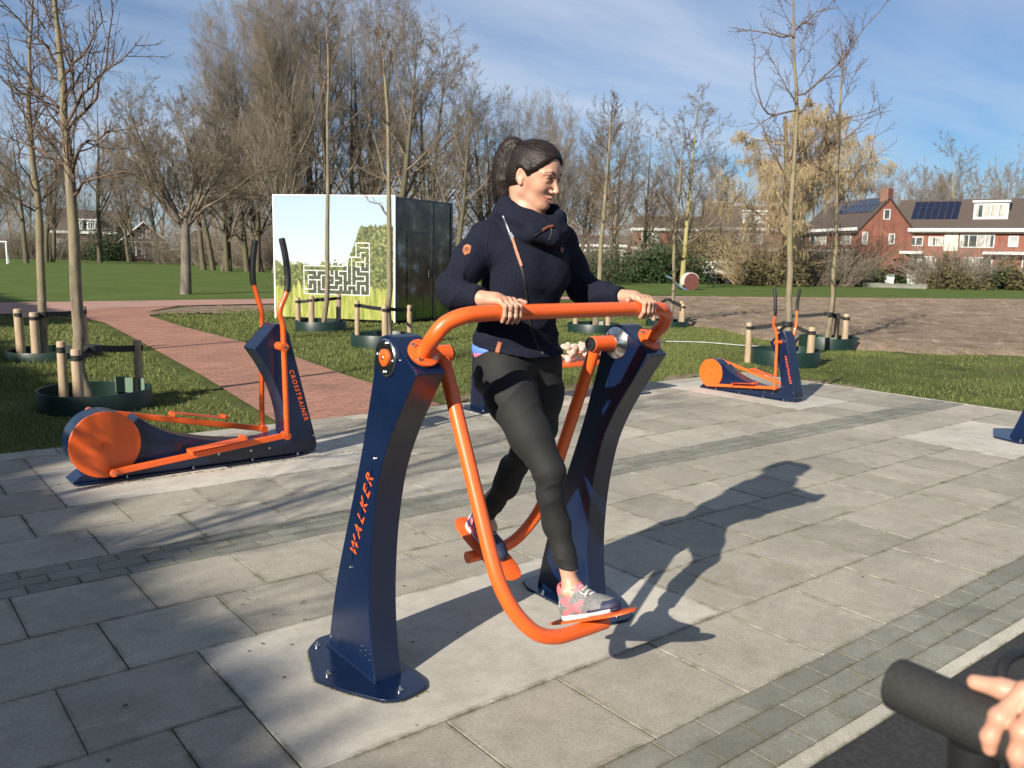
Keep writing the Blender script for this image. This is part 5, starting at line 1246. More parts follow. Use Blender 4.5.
# ------------------------------------------------------------------ goal, play drum, bins
x, y = gp(9, 62); e = empty('football_goal', (0, 0, 0), 'white football goal cut by the left edge of the field', 'goal'); e.location = (x, y, 0); e.rotation_euler = (0, 0, -YAW+R(24))
for q in ((0, 0), (-3, 0)): m = MB(); m.tube([(q[0], 0, -.05), (q[0], 0, 1.55)], .055, 12); m.build('goal_post', M['whitemetal'], e, smooth=True)
m = MB(); m.tube([(.05, 0, 1.55), (-3.05, 0, 1.55)], .055, 12); m.build('crossbar', M['whitemetal'], e, smooth=True)
m = MB(); m.tube([(0, 0, 1.5), (0, .9, .0)], .03, 8); m.tube([(-3, 0, 1.5), (-3, .9, .0)], .03, 8); m.build('back_stay', M['whitemetal'], e, smooth=True)
x, y = gp(688, 38.5); e = empty('play_drum', (0, 0, 0), 'rust red play drum with a cream rim and blue slide on the far grass', 'play equipment'); e.location = (x, y, 0); e.rotation_euler = (0, 0, -YAW-.2+R(25)); e.scale = (.58, .58, .62)
M['rust'] = mat('rust_red_panel', (.12, .040, .032), .6, 0, .25, 4); M['blueplay'] = mat('blue_grey_plastic', (.10, .16, .23), .4, 0, .15, 3); M['creamrim'] = mat('cream_rim', (.55, .50, .42), .5)
m = MB(); m.prism([(x_, z_+.55) for x_, z_ in arc((0, 0), .62, 0, 350, 36)], 1, 0, .5); m.build('drum', M['rust'], e, smooth=True)
m = MB(); P = arc((0, .55), .67, 20, 200, 24); m.prism(P+arc((0, .55), .60, 200, 20, 24), 1, .03, .60); m.build('rim', M['creamrim'], e)
m = MB(); P = interp([(-1.9, .95), (-1.5, .75), (-1.0, .3), (-.5, .08), (.0, .02)], 14); m.prism([tuple(p) for p in P]+[(p[0], p[1]-.13) for p in P[::-1]], 1, .05, .55); m.build('slide', M['blueplay'], e, smooth=True)
x, y = gp(716, 50); e = empty('garden_shed', (0, 0, 0), 'small white trailer in the hedge right of the play drum', 'trailer'); e.location = (x, y, 0); e.rotation_euler = (0, 0, -YAW-.2)
m = MB(); m.prism([(-1.0, .55), (1.0, .55), (1.05, .9), (.9, 1.25), (-.8, 1.3), (-1.05, .95)], 1, 0, 1.4); m.build('body', M['wood_white'], e, bevel=.04)
m = MB(); m.box((.1, -.01, 1.0), (1.0, .03, .3)); m.build('window', M['glass'], e)
for s in (-.4, .45): m = MB(); m.tube([(s, -.05, .3), (s, .15, .3)], .3, 20); m.build('wheel', M['rubber'], e, smooth=True)
m = MB(); m.box((0, .7, .48), (2.3, .9, .1)); m.build('chassis', M['rubber'], e)
e.name = 'trailer'
for (px, d, w_, h_, mt, lab) in ((884, 52, .55, .75, 'wood_white', 'small white garden bin near the clipped hedge'), (910, 52.5, 1.1, .95, 'wood_white', 'pale covered heap beside the blue cover in the front garden')):
    x, y = gp(px, d); e = empty('garden_bin', (0, 0, 0), lab, 'bin'); e.location = (x, y, 0); e.rotation_euler = (0, 0, -YAW-.4)
    m = MB(); m.prism([(-w_*.4, 0), (w_*.4, 0), (w_*.5, h_*.8), (-w_*.5, h_*.8)], 1, 0, w_*.8); m.build('body', M[mt], e, bevel=.03)
    m = MB(); m.prism([(-w_*.53, h_*.8), (w_*.53, h_*.8), (w_*.45, h_), (-w_*.45, h_*.95)], 1, -.04, w_*.84); m.build('lid', M['ringflap'] if px < 900 else M['blueplay'], e, bevel=.02)
x, y = gp(904, 49); e = empty('garden_wall', (0, 0, 0), 'low pale kerb wall along the front garden below the gable', 'wall'); e.location = (x, y, 0); e.rotation_euler = (0, 0, -YAW-.35)
m = MB(); m.box((-.8, 0, .08), (3.4, .3, .22)); m.box((-.8, 0, .21), (3.5, .36, .05)); m.build('coping', M['paver'], e, bevel=.01)
# ------------------------------------------------------------------ sit-up bench behind the woman
e = empty('exercise_bench', (4.25, 5.68, 0), 'navy and orange exercise bench behind the woman', 'exercise machine')
m = MB(); m.prism([(5.62, .014), (5.80, .014), (5.765, .60), (5.60, .66)], 0, 4.20, 4.31); m.build('post', M['navy'], e, bevel=.005)
m = MB(); m.prism([(5.60, .014), (5.80, .014), (5.77, .30), (5.63, .30)], 0, 6.02, 6.12); m.build('post', M['navy'], e, bevel=.005)
for x0_ in (4.255, 6.07):
    m = MB(); m.prism(round_poly([(x0_-.13, 5.52), (x0_+.13, 5.52), (x0_+.13, 5.88), (x0_-.13, 5.88)], .03), 2, .004, .016); o = m.build('foot_plate', M['navy'], e)
    m = MB()
    for dx in (-.09, .09):
        for yy in (5.56, 5.84): bolt((x0_+dx, yy, .016), (0, 0, 1), .009, .010, m)
    m.build('bolt', M['steel'], o, smooth=True)
m = MB(); m.tube([(4.31, 5.70, .40), (4.7, 5.70, .34), (6.03, 5.70, .31)], .028, 16); m.build('rail', M['orange'], e, smooth=True)
m = MB(); m.prism(round_poly([(4.75, 5.50), (6.15, 5.50), (6.15, 5.90), (4.75, 5.90)], .06), 2, .335, .365); m.build('seat_board', M['orange'], e, bevel=.006)
# plush heap on the seat
vv = Vol((4.98, 5.50, .355), (6.02, 5.88, .62), .009); rr = random.Random(8)
for i in range(70):
    x = rr.uniform(5.06, 5.78); y = rr.uniform(5.56, 5.82); z = .385+rr.uniform(0, .085)*(1.5 if 5.2 < x < 5.55 else .7); vv.ell((x, y, z), (rr.uniform(.02, .05), rr.uniform(.02, .04), rr.uniform(.018, .035)), k=.006)
vv.disp(lambda x, y, z: .004*np.sin(70*x+20*z)*np.sin(65*y+9*x)*np.sin(80*z))
pl = empty('plush_heap', (5.4, 5.7, .37), 'crumpled heap of cream and pale pink plush on the orange bench seat', 'plush toy'); vol_obj('fabric', vv, M['cream'], pl)
vv = Vol((5.60, 5.52, .355), (5.98, 5.86, .60), .009)
for i in range(26): vv.ell((rr.uniform(5.72, 5.88), rr.uniform(5.6, 5.78), .385+rr.uniform(0, .085)), (rr.uniform(.02, .04), .03, .026), k=.006)
vv.disp(lambda x, y, z: .004*np.sin(60*x+20*z)*np.sin(75*y)*np.sin(70*z))
pl2 = empty('white_plush', (5.8, 5.7, .37), 'whiter bundle at the right end of the plush heap', 'plush toy'); vol_obj('fabric', vv, M['creamwhite'], pl2)
# ------------------------------------------------------------------ machine cut by the right edge
e = empty('exercise_post', (6.78, 2.52, 0), 'navy exercise machine foot cut off by the right edge of the photo', 'exercise machine'); e.location.x += .36; e.location.y += .03
m = MB(); m.prism(round_poly([(6.44, 2.40), (6.62, 2.28), (7.0, 2.36), (7.05, 2.62), (6.86, 2.76), (6.52, 2.62)], .03), 2, .004, .018); fo = m.build('foot_plate', M['navy'], e, bevel=.002)
m = MB()
for p in ((6.50, 2.42), (6.62, 2.33), (6.93, 2.62)): bolt((*p, .018), (0, 0, 1), .009, .010, m)
m.build('bolt', M['steel'], fo, smooth=True)
Pf = interp([(6.60, .018), (6.70, .10), (6.84, .24), (7.02, .5), (7.14, .8), (7.20, 1.02)], 16); Pb = interp([(7.36, 1.02), (7.30, .7), (7.15, .35), (6.92, .018)], 14)
m = MB(); m.prism([tuple(p) for p in Pf]+[(7.22, 1.08), (7.32, 1.08)]+[tuple(p) for p in Pb], 1, 2.44, 2.54); m.build('post', M['navy'], e, bevel=.005)
m = MB(); m.tube(interp([(7.28, 2.49, 1.05), (7.22, 2.45, 1.15), (7.22, 2.2, 1.2), (7.22, 1.8, 1.2), (7.3, 1.7, 1.15)], 30), .022, 18); m.build('handlebar', M['orange'], e, smooth=True)
m = MB()
for z in (.06, .10): bolt((6.74, 2.44, z), (0, -1, 0), .010, .008, m)
m.build('bolt', M['steel'], e, smooth=True)
# white band lying on the lawn
m = MB(); P = interp([(10.6, 9.2, -.02), (10.9, 8.7, .0), (11.15, 8.2, -.01), (11.25, 7.7, .0), (11.3, 7.2, -.015)], 20); m.tube(P, .018, 6, flat=.3); tag(m.build('ground_sheeting', M['whitemetal'], None), 'white strip of sheeting lying on the grass beside the bare soil', 'sheeting')
# ------------------------------------------------------------------ the woman
PE = empty('person', (1.70, 2.05, .22), 'dark-haired woman in a navy hooded jacket and black leggings treading the walker', 'person')
HY, HP, HR = R(163), R(16), R(2)   # heading of the face, downward pitch
hf = np.array([math.sin(HY)*math.cos(HP), math.cos(HY)*math.cos(HP), -math.sin(HP)]); hl = np.cross(np.array([0, 0, 1.]), hf); hl /= np.linalg.norm(hl); hu = np.cross(hf, hl)
HC = np.array([1.715, 2.035, 1.548]); HS = .845; HC = HC+(.985-HS)*(-.071*hl-.012*hf-.008*hu)
HB_ = np.array([hl, hf, hu])           # rows: left, forward, up
def hp(x, y, z): return HC+HS*(x*hl+y*hf+z*hu)
def skin_sdf_head(v):
    s = HS
    def e(c, r, k=.02, sub=False): v.ell(hp(*c), np.array(r)*s, HB_, k*s, sub)
    def c(a, b, ra, rb=None, k=.01, sub=False): v.cap(hp(*a), hp(*b), ra*s, (rb or ra)*s, k*s, sub)
    e((0, -.015, .035), (.070, .090, .080), .01)
    e((0, .030, .020), (.062, .062, .066), .03)
    e((0, .036, -.030), (.054, .050, .070), .03)
    e((0, .040, -.072), (.037, .042, .035), .02)
    e((0, .072, -.096), (.017, .014, .014), .022)
    for q in (-1, 1):
        e((q*.034, .056, -.028), (.020, .023, .021), .02)       # cheeks
        c((q*.043, -.005, -.060), (q*.020, .060, -.094), .011, .0095, .022)  # jaw line
        c((q*.052, .010, -.01), (q*.046, -.005, -.062), .014, .013, .025)
        e((q*.031, .094, -.001), (.016, .016, .011), .014, True)  # sockets
        c((q*.010, .083, .021), (q*.034, .082, .026), .0065, .006, .012)    # brow ridge
        c((q*.034, .082, .026), (q*.050, .068, .020), .006, .005, .012)
        # lids
        e((q*.031, .0745, .0035), (.0155, .0128, .0105), .004); e((q*.031, .0735, -.006), (.0150, .0118, .0080), .006)
        # nostril wings
        e((q*.0115, .0945, -.038), (.0065, .009, .0062), .006)
        # ears
        e((q*.071, -.012, -.008), (.0085, .019, .030), .006)
        e((q*.079, -.008, -.006), (.006, .010, .016), .004, True)
        e((q*.072, -.004, -.036), (.006, .009, .009), .006)
    c((0, .082, .012), (0, .109, -.032), .0065, .0088, .010)
    e((0, .107, -.034), (.0088, .0085, .0078), .007)
    for q in (-1, 1): e((q*.006, .104, -.0435), (.0028, .0045, .003), .002, True)
    # lips (slightly parted)
    c((-.023, .080, -.0640), (0, .0925, -.0595), .0028, .0040, .006); c((.023, .080, -.0640), (0, .0905, -.0595), .0028, .0040, .006)
    c((-.021, .080, -.069), (0, .0885, -.0735), .0028, .0046, .006); c((.021, .080, -.069), (0, .0885, -.0735), .0028, .0046, .006)
    c((-.020, .0875, -.0660), (0, .0990, -.0663), .0010, .0016, .002, True); c((.020, .0875, -.0660), (0, .0990, -.0663), .0010, .0016, .002, True)
    for q in (-1, 1): e((q*.0235, .083, -.066), (.004, .004, .004), .005, True)
v = Vol(HC-np.array([.16, .16, .24]), HC+np.array([.16, .16, .16]), .0024)
v.cap(hp(0, -.034, -.05), (1.70, 2.055, 1.40), .046, .052, .03); v.cap((1.70, 2.06, 1.42), (1.70, 2.07, 1.36), .055, .07, .02)
skin_sdf_head(v)
def bar(x): return np.array([x, HB[0], HB[1]])
def hand(v, hx, side, wrist, q=.82):
    """hand closed over the handlebar from above; side=+1: thumb towards +x"""
    y, z = HB; r = .0222
    w = np.array(wrist)
    kn = []
    for i, (o, L_, rr) in enumerate(((.031*q, 1.0, .0088*q), (.0105*q, 1.06, .0090*q), (-.0100*q, 1.0, .0086*q), (-.029*q, .88, .0078*q))):
        x = hx+side*o; d = side*o*.10
        K = np.array([x-d*.3, y-.002, z+r+.0125-abs(o)*.09]); P1 = np.array([x, y-.0295*L_-.002, z+.0175]); P2 = np.array([x+d*.2, y-.0305*L_, z-.0055*L_-.002]); P3 = np.array([x+d*.4, y-.0175, z-.0255*min(L_, 1.03)])
        kn.append(K); v.line([K, P1, P2, P3], [rr*1.06, rr, rr*.95, rr*.84], .0035)
        v.ell(P1+np.array([0, -.0015, .0018]), (rr*1.02, rr*.95, rr*.95), None, .004)
        v.cap(w*.42+K*.58, K, .0125*q, rr*1.12, .010)
    v.ell((w*.45+(kn[0]+kn[3])*.275)+np.array([0, 0, -.002]), (.036*q, .040*q, .0145*q), None, .012)
    v.cap(w, w*.4+kn[1]*.6, .0190, .0165, .014); v.cap(w, w*.4+kn[2]*.6, .0185, .016, .014)
    # thumb leaves the side of the palm near its base and runs along the bar
    b = np.array([hx+side*.018, y+.032, z+.020]); t1 = np.array([hx+side*.040, y+.022, z+.0225]); t2 = np.array([hx+side*.057, y+.008, z+.0275]); t3 = np.array([hx+side*.068, y-.001, z+.0265])
    v.line([w*.5+b*.5, b, t1, t2, t3], [.0145, .0125, .0098, .0084, .0070], .007)
    return w
RW = (1.405, 1.900, 1.183); LW = (1.962, 1.908, 1.183)
vh = Vol((1.33, 1.76, 1.09), (1.56, 1.98, 1.24), .0018); hand(vh, 1.440, 1, RW); vh.cap(RW, (1.402, 1.98, 1.188), .019, .021, .01)
vl = Vol((1.87, 1.76, 1.09), (2.10, 1.99, 1.24), .0018); hand(vl, 1.988, -1, LW); vl.cap(LW, (1.955, 1.98, 1.188), .019, .021, .01)
# legs from pelvis to feet (under the clothes), torso core
HIPR, HIPL = np.array([1.605, 2.06, .925]), np.array([1.785, 2.08, .925])
KNR, KNL = np.array([1.618, 1.828, .672]), np.array([1.800, 2.165, .642])
ANR, ANL = np.array([1.664, 1.763, .319]), np.array([1.787, 2.368, .367])
SHR, SHL = np.array([1.650, 1.818, .505]), np.array([1.797, 2.262, .505])
vb = Vol((1.44, 1.60, .22), (1.97, 2.46, 1.42), .008)
vb.line([HIPR, KNR, SHR, ANR+np.array([0, .01, .06])], [.05, .032, .028, .022], .02); vb.line([HIPL, KNL, SHL, ANL+np.array([0, 0, .05])], [.05, .032, .028, .022], .02)
vb.ell((1.695, 2.085, .99), (.10, .06, .08), None, .04).cap((1.695, 2.09, 1.0), (1.70, 2.07, 1.33), .09, .10, .04).cap((1.59, 2.085, 1.345), (1.82, 2.06, 1.345), .036, .036, .04)
vb.cap((1.57, 2.095, 1.34), (1.435, 2.07, 1.21), .028, .024, .02).cap((1.435, 2.065, 1.2), (1.40, 1.99, 1.19), .024, .022, .02).cap((1.84, 2.055, 1.34), (1.93, 2.05, 1.21), .028, .024, .02).cap((1.93, 2.05, 1.2), (1.955, 1.98, 1.188), .022, .02, .02)
va = Vol(ANR-np.array([.08, .14, .10]), ANR+np.array([.07, .08, .11]), .003)
va.cap(ANR+np.array([-.010, .028, .09]), ANR, .0220, .0245, .01).cap(ANR, ANR+np.array([0, -.03, -.035]), .029, .03, .02).ell(ANR+np.array([-.030, .0, -.005]), (.010, .011, .011), None, .012)
vk = Vol(ANL-np.array([.08, .12, .10]), ANL+np.array([.07, .10, .11]), .004); vk.cap(ANL+np.array([.004, -.04, .08]), ANL, .027, .027, .01).cap(ANL, ANL+np.array([0, -.03, -.035]), .029, .03, .02)
def lipsel(c):
    q = (c-HC)@HB_.T/HS
    up = (np.abs(q[:, 0]) < .0255) & (q[:, 1] > .076) & (q[:, 2] < -.0555+.0*q[:, 0]-np.abs(q[:, 0])*.22) & (q[:, 2] > -.0785+np.abs(q[:, 0])*.40)
    return up.astype(int)
body = vol_obj('body', [v, vh, vl, vb, va, vk], [M['skin'], M['lips']], PE, lipsel)
# eyes
for q in (-1, 1):
    c = hp(q*.031, .0755, .0005); m = MB()
    def orb(c, r, mi, B=HB_, sc=(1, 1, 1)):
        V = []; F = []; n, k = 14, 10
        for i in range(k+1):
            for j in range(n):
                a = math.pi*i/k; b = 2*math.pi*j/n; p = np.array([math.sin(a)*math.cos(b)*sc[0], math.sin(a)*math.sin(b)*sc[1], math.cos(a)*sc[2]])*r; V.append(c+p@B)
        for i in range(k):
            for j in range(n): F.append((i*n+j, i*n+(j+1) % n, (i+1)*n+(j+1) % n, (i+1)*n+j))
        return V, F
    V, F = orb(c+hf*.0005*HS+hu*-.0005, .0122*HS, 0, sc=(1.0, 1.0, .42)); m.add(V, F); ey = m.build('eye', M['eye'], body, smooth=True)
    m = MB(); V, F = orb(c+hf*.0088*HS-hu*.0012+hl*.002, .0052*HS, 0, sc=(1, .85, .85)); m.add(V, F); m.build('iris', M['iris'], ey, smooth=True)
    m = MB(); P = interp([hp(q*.0165, .0845, .0035), hp(q*.025, .0885, .0080), hp(q*.036, .0865, .0085), hp(q*.046, .0775, .0020)], 12); m.tube(P, [.0008, .0012, .0015, .0016, .0017, .0018, .0019, .0019, .0019, .0018, .0015, .0008], 6); m.build('lash', M['brow'], body, smooth=True)
    m = MB(); P = interp([hp(q*.012, .0925, .0205), hp(q*.025, .0925, .0275), hp(q*.040, .0865, .0285), hp(q*.054, .0715, .0210)], 14); m.tube(P, [.0012, .002, .0026, .003, .0031, .0031, .003, .0029, .0027, .0025, .0022, .0018, .0014, .0008], 8, flat=.6); m.build('eyebrow', M['brow'], body, smooth=True)
# hair
v = Vol(HC-np.array([.19, .19, .22]), HC+np.array([.19, .22, .17]), .003)
s = HS
v.ell(hp(0, -.014, .038), np.array([.0785, .0950, .0860])*s, HB_, .01)
v.ell(hp(0, .018, .055), np.array([.0680, .0680, .0630])*s, HB_, .02)
for q in (-1, 1): v.ell(hp(q*.045, -.025, .0), np.array([.034, .06, .045])*s, HB_, .02)
v.ell(hp(0, -.060, -.030), np.array([.055, .045, .05])*s, HB_, .03)
# cut the face opening
v.ell(hp(0, .100, -.012), np.array([.068, .072, .094])*s, HB_, .010, True)
v.ell(hp(0, .062, -.085), np.array([.085, .075, .085])*s, HB_, .010, True)
for q in (-1, 1): v.ell(hp(q*.083, -.009, -.012), np.array([.022, .024, .034])*s, HB_, .006, True)
# side strands over the temple down to the ear
for q in (-1, 1): v.line([hp(q*.050, .060, .066), hp(q*.069, .035, .030), hp(q*.072, .010, .018), hp(q*.070, -.018, .030)], [.007, .008, .008, .010], .012)
# tie and ponytail
PT = interp([hp(0, -.085, .064), hp(0, -.112, .078), hp(.0, -.132, .056), hp(.0, -.136, .006), hp(.0, -.126, -.045), hp(.0, -.110, -.098), hp(0, -.092, -.142)], 16)
PRr = np.interp(np.linspace(0, 1, 16), [0, .1, .3, .55, .8, 1], [.026, .018, .031, .037, .030, .008])
v.line(list(PT), list(PRr), .012)
v.line([hp(.012, -.140, .01), hp(.018, -.128, -.06), hp(.010, -.10, -.135)], [.022, .02, .006], .012); v.line([hp(-.016, -.135, .02), hp(-.020, -.120, -.05), hp(-.012, -.098, -.12)], [.022, .02, .006], .012)
def hairdisp(x, y, z):
    p = [x-HC[0], y-HC[1], z-HC[2]]; a, b, c = [(p[0]*k[0]+p[1]*k[1]+p[2]*k[2])/s for k in HB_]
    # strands are combed back to the tie: ridges run across the angle round the forward axis
    th = np.arctan2(a, c-.02); back = np.clip((-b-.085)/.03, 0, 1)
    cap = np.sin(46*th+3*np.sin(9*b*8))*.0006+np.sin(83*th+20*b)*.0003
    pony = np.sin(900*a+6*np.sin(30*c)+160*b)*.0010+np.sin(420*a-210*b+4*np.sin(22*c))*.0014
    return cap*(1-back)+pony*back
v.disp(hairdisp); hair = vol_obj('hair', v, M['hair'], PE)
m = MB(); c = hp(0, -.098, .073); B = np.array([hl, hu, hf]); m.tube([c+HS*.026*(hl*math.cos(t)+(hu*.9-hf*.45)*math.sin(t)) for t in np.linspace(0, 2*math.pi, 24)], .005, 8, cap=False); m.build('hair_tie', M['rubber'], hair, smooth=True)
# loose hairs
r_ = np.random.default_rng(9); n = 260; P = []
for i in range(n):
    q = -1 if i % 2 else 1
    if i < 60: a = hp(q*r_.uniform(.03, .075), r_.uniform(-.04, .06), r_.uniform(.06, .12)); d = hp(q*r_.uniform(.0, .03), -.10, .09)-a; off = r_.uniform(.002, .008)
    else: a = hp(r_.normal(0, .016), -.115-r_.uniform(0, .03), .08); d = hp(r_.normal(0, .03), -.115-r_.uniform(-.03, .035), -.10-r_.uniform(0, .06))-a; off = r_.uniform(.0, .012)
    if i < 60:
        k = a-hp(0, -.018, .040); a = hp(0, -.018, .040)+k*(.098/np.linalg.norm(k)) if np.linalg.norm(k) > .098 else a
    t = np.linspace(0, 1, 7)[:, None]; w = np.array([r_.normal(0, 1), r_.normal(0, 1), r_.normal(0, 1)])*.006; back = -hf*np.sin(t*math.pi)*(.03 if i >= 60 else .0)+hu*np.sin(t*math.pi)*off*(1 if i < 60 else 0)
    P.append(a+d*t+w*np.sin(t*math.pi)+back)
V, Q = tubes(np.array(P), np.full(n, .0009), np.full(n, .0005), 3); fastmesh('loose_strands', V, quads=Q, m=M['hair'], parent=hair, smooth=True, off=origin(PE))
# ---- leggings
v = Vol((1.47, 1.66, .33), (1.94, 2.45, 1.07), .0045)
v.ell((1.695, 2.088, .985), (.138, .092, .085), None, .03); v.ell((1.632, 2.105, .925), (.078, .076, .085), None, .04); v.ell((1.762, 2.112, .925), (.078, .076, .085), None, .04)
v.line([(1.618, 2.065, .95), (1.607, 2.0, .87), (1.605, 1.905, .77), KNR], [.080, .077, .062, .047], .03)
v.line([KNR, (1.622, 1.828, .60), SHR, (1.658, 1.796, .42), ANR+np.array([-.003, .008, .05])], [.043, .037, .0355, .032, .0295], .02)
v.ell((1.640, 1.836, .545), (.030, .028, .075), None, .03)
v.line([(1.78, 2.085, .96), (1.788, 2.085, .85), (1.798, 2.10, .74), KNL], [.080, .077, .063, .048], .03)
v.line([KNL, SHL, (1.790, 2.312, .43), ANL+np.array([0, -.002, -.012])], [.044, .040, .032, .0290], .02)
v.ell((1.80, 2.250, .54), (.036, .036, .075), None, .03)
def legdisp(x, y, z):
    rd = lambda t: (1-np.abs(np.sin(t)))**2
    k = np.exp(-((z-.63)/.055)**2); a = np.exp(-((z-.905)/.05)**2); an = np.exp(-((z-.415)/.025)**2)
    d = -.0034*k*rd(62*z+38*y+1.2*np.sin(40*x+9*y))-.0030*an*rd(120*z+20*y+np.sin(50*x))-.0045*a*rd(30*(z+1.1*y)+1.1*np.sin(18*x))
    return d+.0004*np.sin(90*z+40*x)*np.sin(70*y)
v.disp(legdisp)
def ankcut(v):
    sl, g = v.win(v.lo, v.lo+v.h*v.n)
    d = np.maximum(.402-g[2], -1)+0*g[0]; near = g[1] < 1.98; v.a[sl] = np.where(near, np.maximum(v.a[sl], .380-g[2]), np.maximum(v.a[sl], .356-g[2]-.3*(g[1]-2.34)))
ankcut(v)
leg = vol_obj('leggings', v, M['legging'], PE)
# ---- shirt hem and vest peeking out below the jacket
v = Vol((1.50, 1.95, .955), (1.90, 2.26, 1.06), .004); v.ell((1.695, 2.10, 1.0), (.147, .106, .065), None, .01)
sl, g = v.win(v.lo, v.lo+v.h*v.n); v.a[sl] = np.maximum(v.a[sl], .972-g[2])
vol_obj('shirt', v, M['shirt'], PE)
v = Vol((1.50, 1.95, .975), (1.90, 2.27, 1.07), .004); v.ell((1.695, 2.103, 1.01), (.149, .109, .060), None, .01)
sl, g = v.win(v.lo, v.lo+v.h*v.n); v.a[sl] = np.maximum(v.a[sl], .992-g[2])
vol_obj('vest', v, M['blueshirt'], PE)
# ---- jacket
v = Vol((1.30, 1.74, .955), (2.09, 2.29, 1.50), .0050)
v.ell((1.695, 2.095, 1.040), (.152, .110, .075), None, .03); v.ell((1.690, 2.078, 1.13), (.130, .104, .10), None, .05); v.ell((1.695, 2.062, 1.235), (.142, .105, .11), None, .06)
v.ell((1.698, 2.065, 1.315), (.160, .100, .075), None, .05); v.cap((1.585, 2.090, 1.352), (1.835, 2.060, 1.352), .050, .050, .04)
v.ell((1.645, 1.995, 1.245), (.055, .040, .052), None, .045); v.ell((1.75, 1.99, 1.245), (.055, .040, .052), None, .045)
v.line([(1.573, 2.100, 1.347), (1.508, 2.092, 1.285), (1.437, 2.070, 1.207)], [.057, .051, .045], .03)
v.line([(1.437, 2.070, 1.207), (1.420, 2.045, 1.190), (1.400, 1.985, 1.190), (1.408, 1.880, 1.184)], [.044, .043, .035, .0285], .025)
v.line([(1.838, 2.058, 1.345), (1.888, 2.062, 1.275), (1.932, 2.052, 1.200)], [.055, .049, .044], .03)
v.line([(1.932, 2.052, 1.200), (1.942, 2.03, 1.190), (1.952, 1.985, 1.188), (1.962, 1.880, 1.183)], [.043, .042, .035, .0285], .025)
# ribbed waistband, lower at the front
v.ell((1.695, 2.090, 1.005), (.153, .114, .030), None, .012)
v.ell((1.70, 2.06, .99), (.142, .098, .035), None, .03)
# cowl collar: stacked soft rolls round the neck
nb = np.array([1.694, 2.034, 1.413]); tl = R(12)
def cowl(c, Rx, Ry, rr, pitch, roll=0): f_ = np.array([math.sin(HY), math.cos(HY), 0]); l_ = np.array([-f_[1], f_[0], 0]); zz = np.array([0, 0, 1.])*math.cos(pitch)-f_*math.sin(pitch)*-1; zz /= np.linalg.norm(zz); ff = np.cross(l_, zz); ff = ff/np.linalg.norm(ff); ll = l_*math.cos(roll)+zz*math.sin(roll); z2 = np.cross(ll, ff); z2 *= np.sign(z2[2]); v.torus(c, Rx, Ry, rr, np.array([ll, ff, z2]), .010)
cowl(nb+np.array([.000, .004, .022]), .078, .082, .0215, R(22), R(3)); cowl(nb+np.array([0, .004, -.008]), .085, .088, .026, R(18), R(-4)); cowl(nb+np.array([.0, .0, -.035]), .076, .080, .030, R(14), R(2))
v.ell(nb+np.array([-.01, .075, .0]), (.085, .040, .048), None, .025)
v.line([nb+np.array([-.06, -.085, -.045]), nb+np.array([.0, -.100, -.055]), nb+np.array([.06, -.082, -.04])], [.022, .025, .022], .015)
f_ = np.array([math.sin(HY), math.cos(HY), 0]); l_ = np.array([f_[1]*-1, f_[0], 0]); l_ *= np.sign(l_[0]); z_ = np.array([0, 0, 1.])
v.line([nb+f_*.084+l_*.00-z_*.010, nb+f_*.076+l_*.036+z_*.010, nb+f_*.034+l_*.070+z_*.030, nb-f_*.03+l_*.080+z_*.040, nb-f_*.085+l_*.02+z_*.035, nb-f_*.075-l_*.05+z_*.022], [.017, .018, .019, .020, .022, .020], .022)
v.cap((1.712, 2.01, 1.49), (1.702, 2.03, 1.40), .064, .056, .012, True)
def ridge(t): return (1-np.abs(np.sin(t)))**2
def jdisp(x, y, z):
    arm = np.clip((np.abs(x-1.70)-.145)/.05, 0, 1); u = (x-1.7)*np.sign(x-1.7); w1 = np.sin(31*y+17*z)+.6*np.sin(47*x-22*z); w2 = np.sin(19*x+12*y+9*z)+.5*np.sin(41*y-13*x)
    d = -arm*.0058*ridge(44*z+26*u+14*y+.9*w1)*np.exp(-((z-1.215)/.075)**2)
    d -= arm*.0030*ridge(70*y+12*z+.8*w1)*np.exp(-((z-1.185)/.03)**2)*(y < 2.02)
    d -= (1-arm)*.0062*ridge(36*z+13*(x-1.7)*np.sign(1.7-x)+.9*w2+7*y)*np.exp(-((z-1.095)/.055)**2)
    d -= (1-arm)*.0036*ridge(24*z+20*x+1.0*w2)*np.exp(-((z-1.24)/.08)**2)
    co = np.clip((z-1.365)/.03, 0, 1)*(1-arm); d -= co*.0055*ridge(34*z+15*x-12*y+.9*np.sin(33*x+14*y))
    rib = np.exp(-((z-1.012)/.012)**4)*(1-arm); d += rib*.0010*np.sin(420*np.arctan2(y-2.09, x-1.695)*.12*2.2)
    return d+.0005*np.sin(140*x)*np.sin(120*y)*np.sin(130*z)
v.disp(jdisp)
sl, g = v.win(v.lo, v.lo+v.h*v.n)
v.a[sl] = np.maximum(v.a[sl], np.where((np.abs(g[0]-1.70) < .22), (1.000+.10*(g[1]-2.06)+.14*np.clip(1.66-g[0], 0, 1)-g[2]), -1.))
for (wx, wy, wz) in (RW, LW): v.a[sl] = np.maximum(v.a[sl], np.where((np.abs(g[0]-wx) < .08) & (g[1] < 1.96), 1.894-g[1], -1.))
jk = vol_obj('jacket', v, M['jacket'], PE)
JV = v
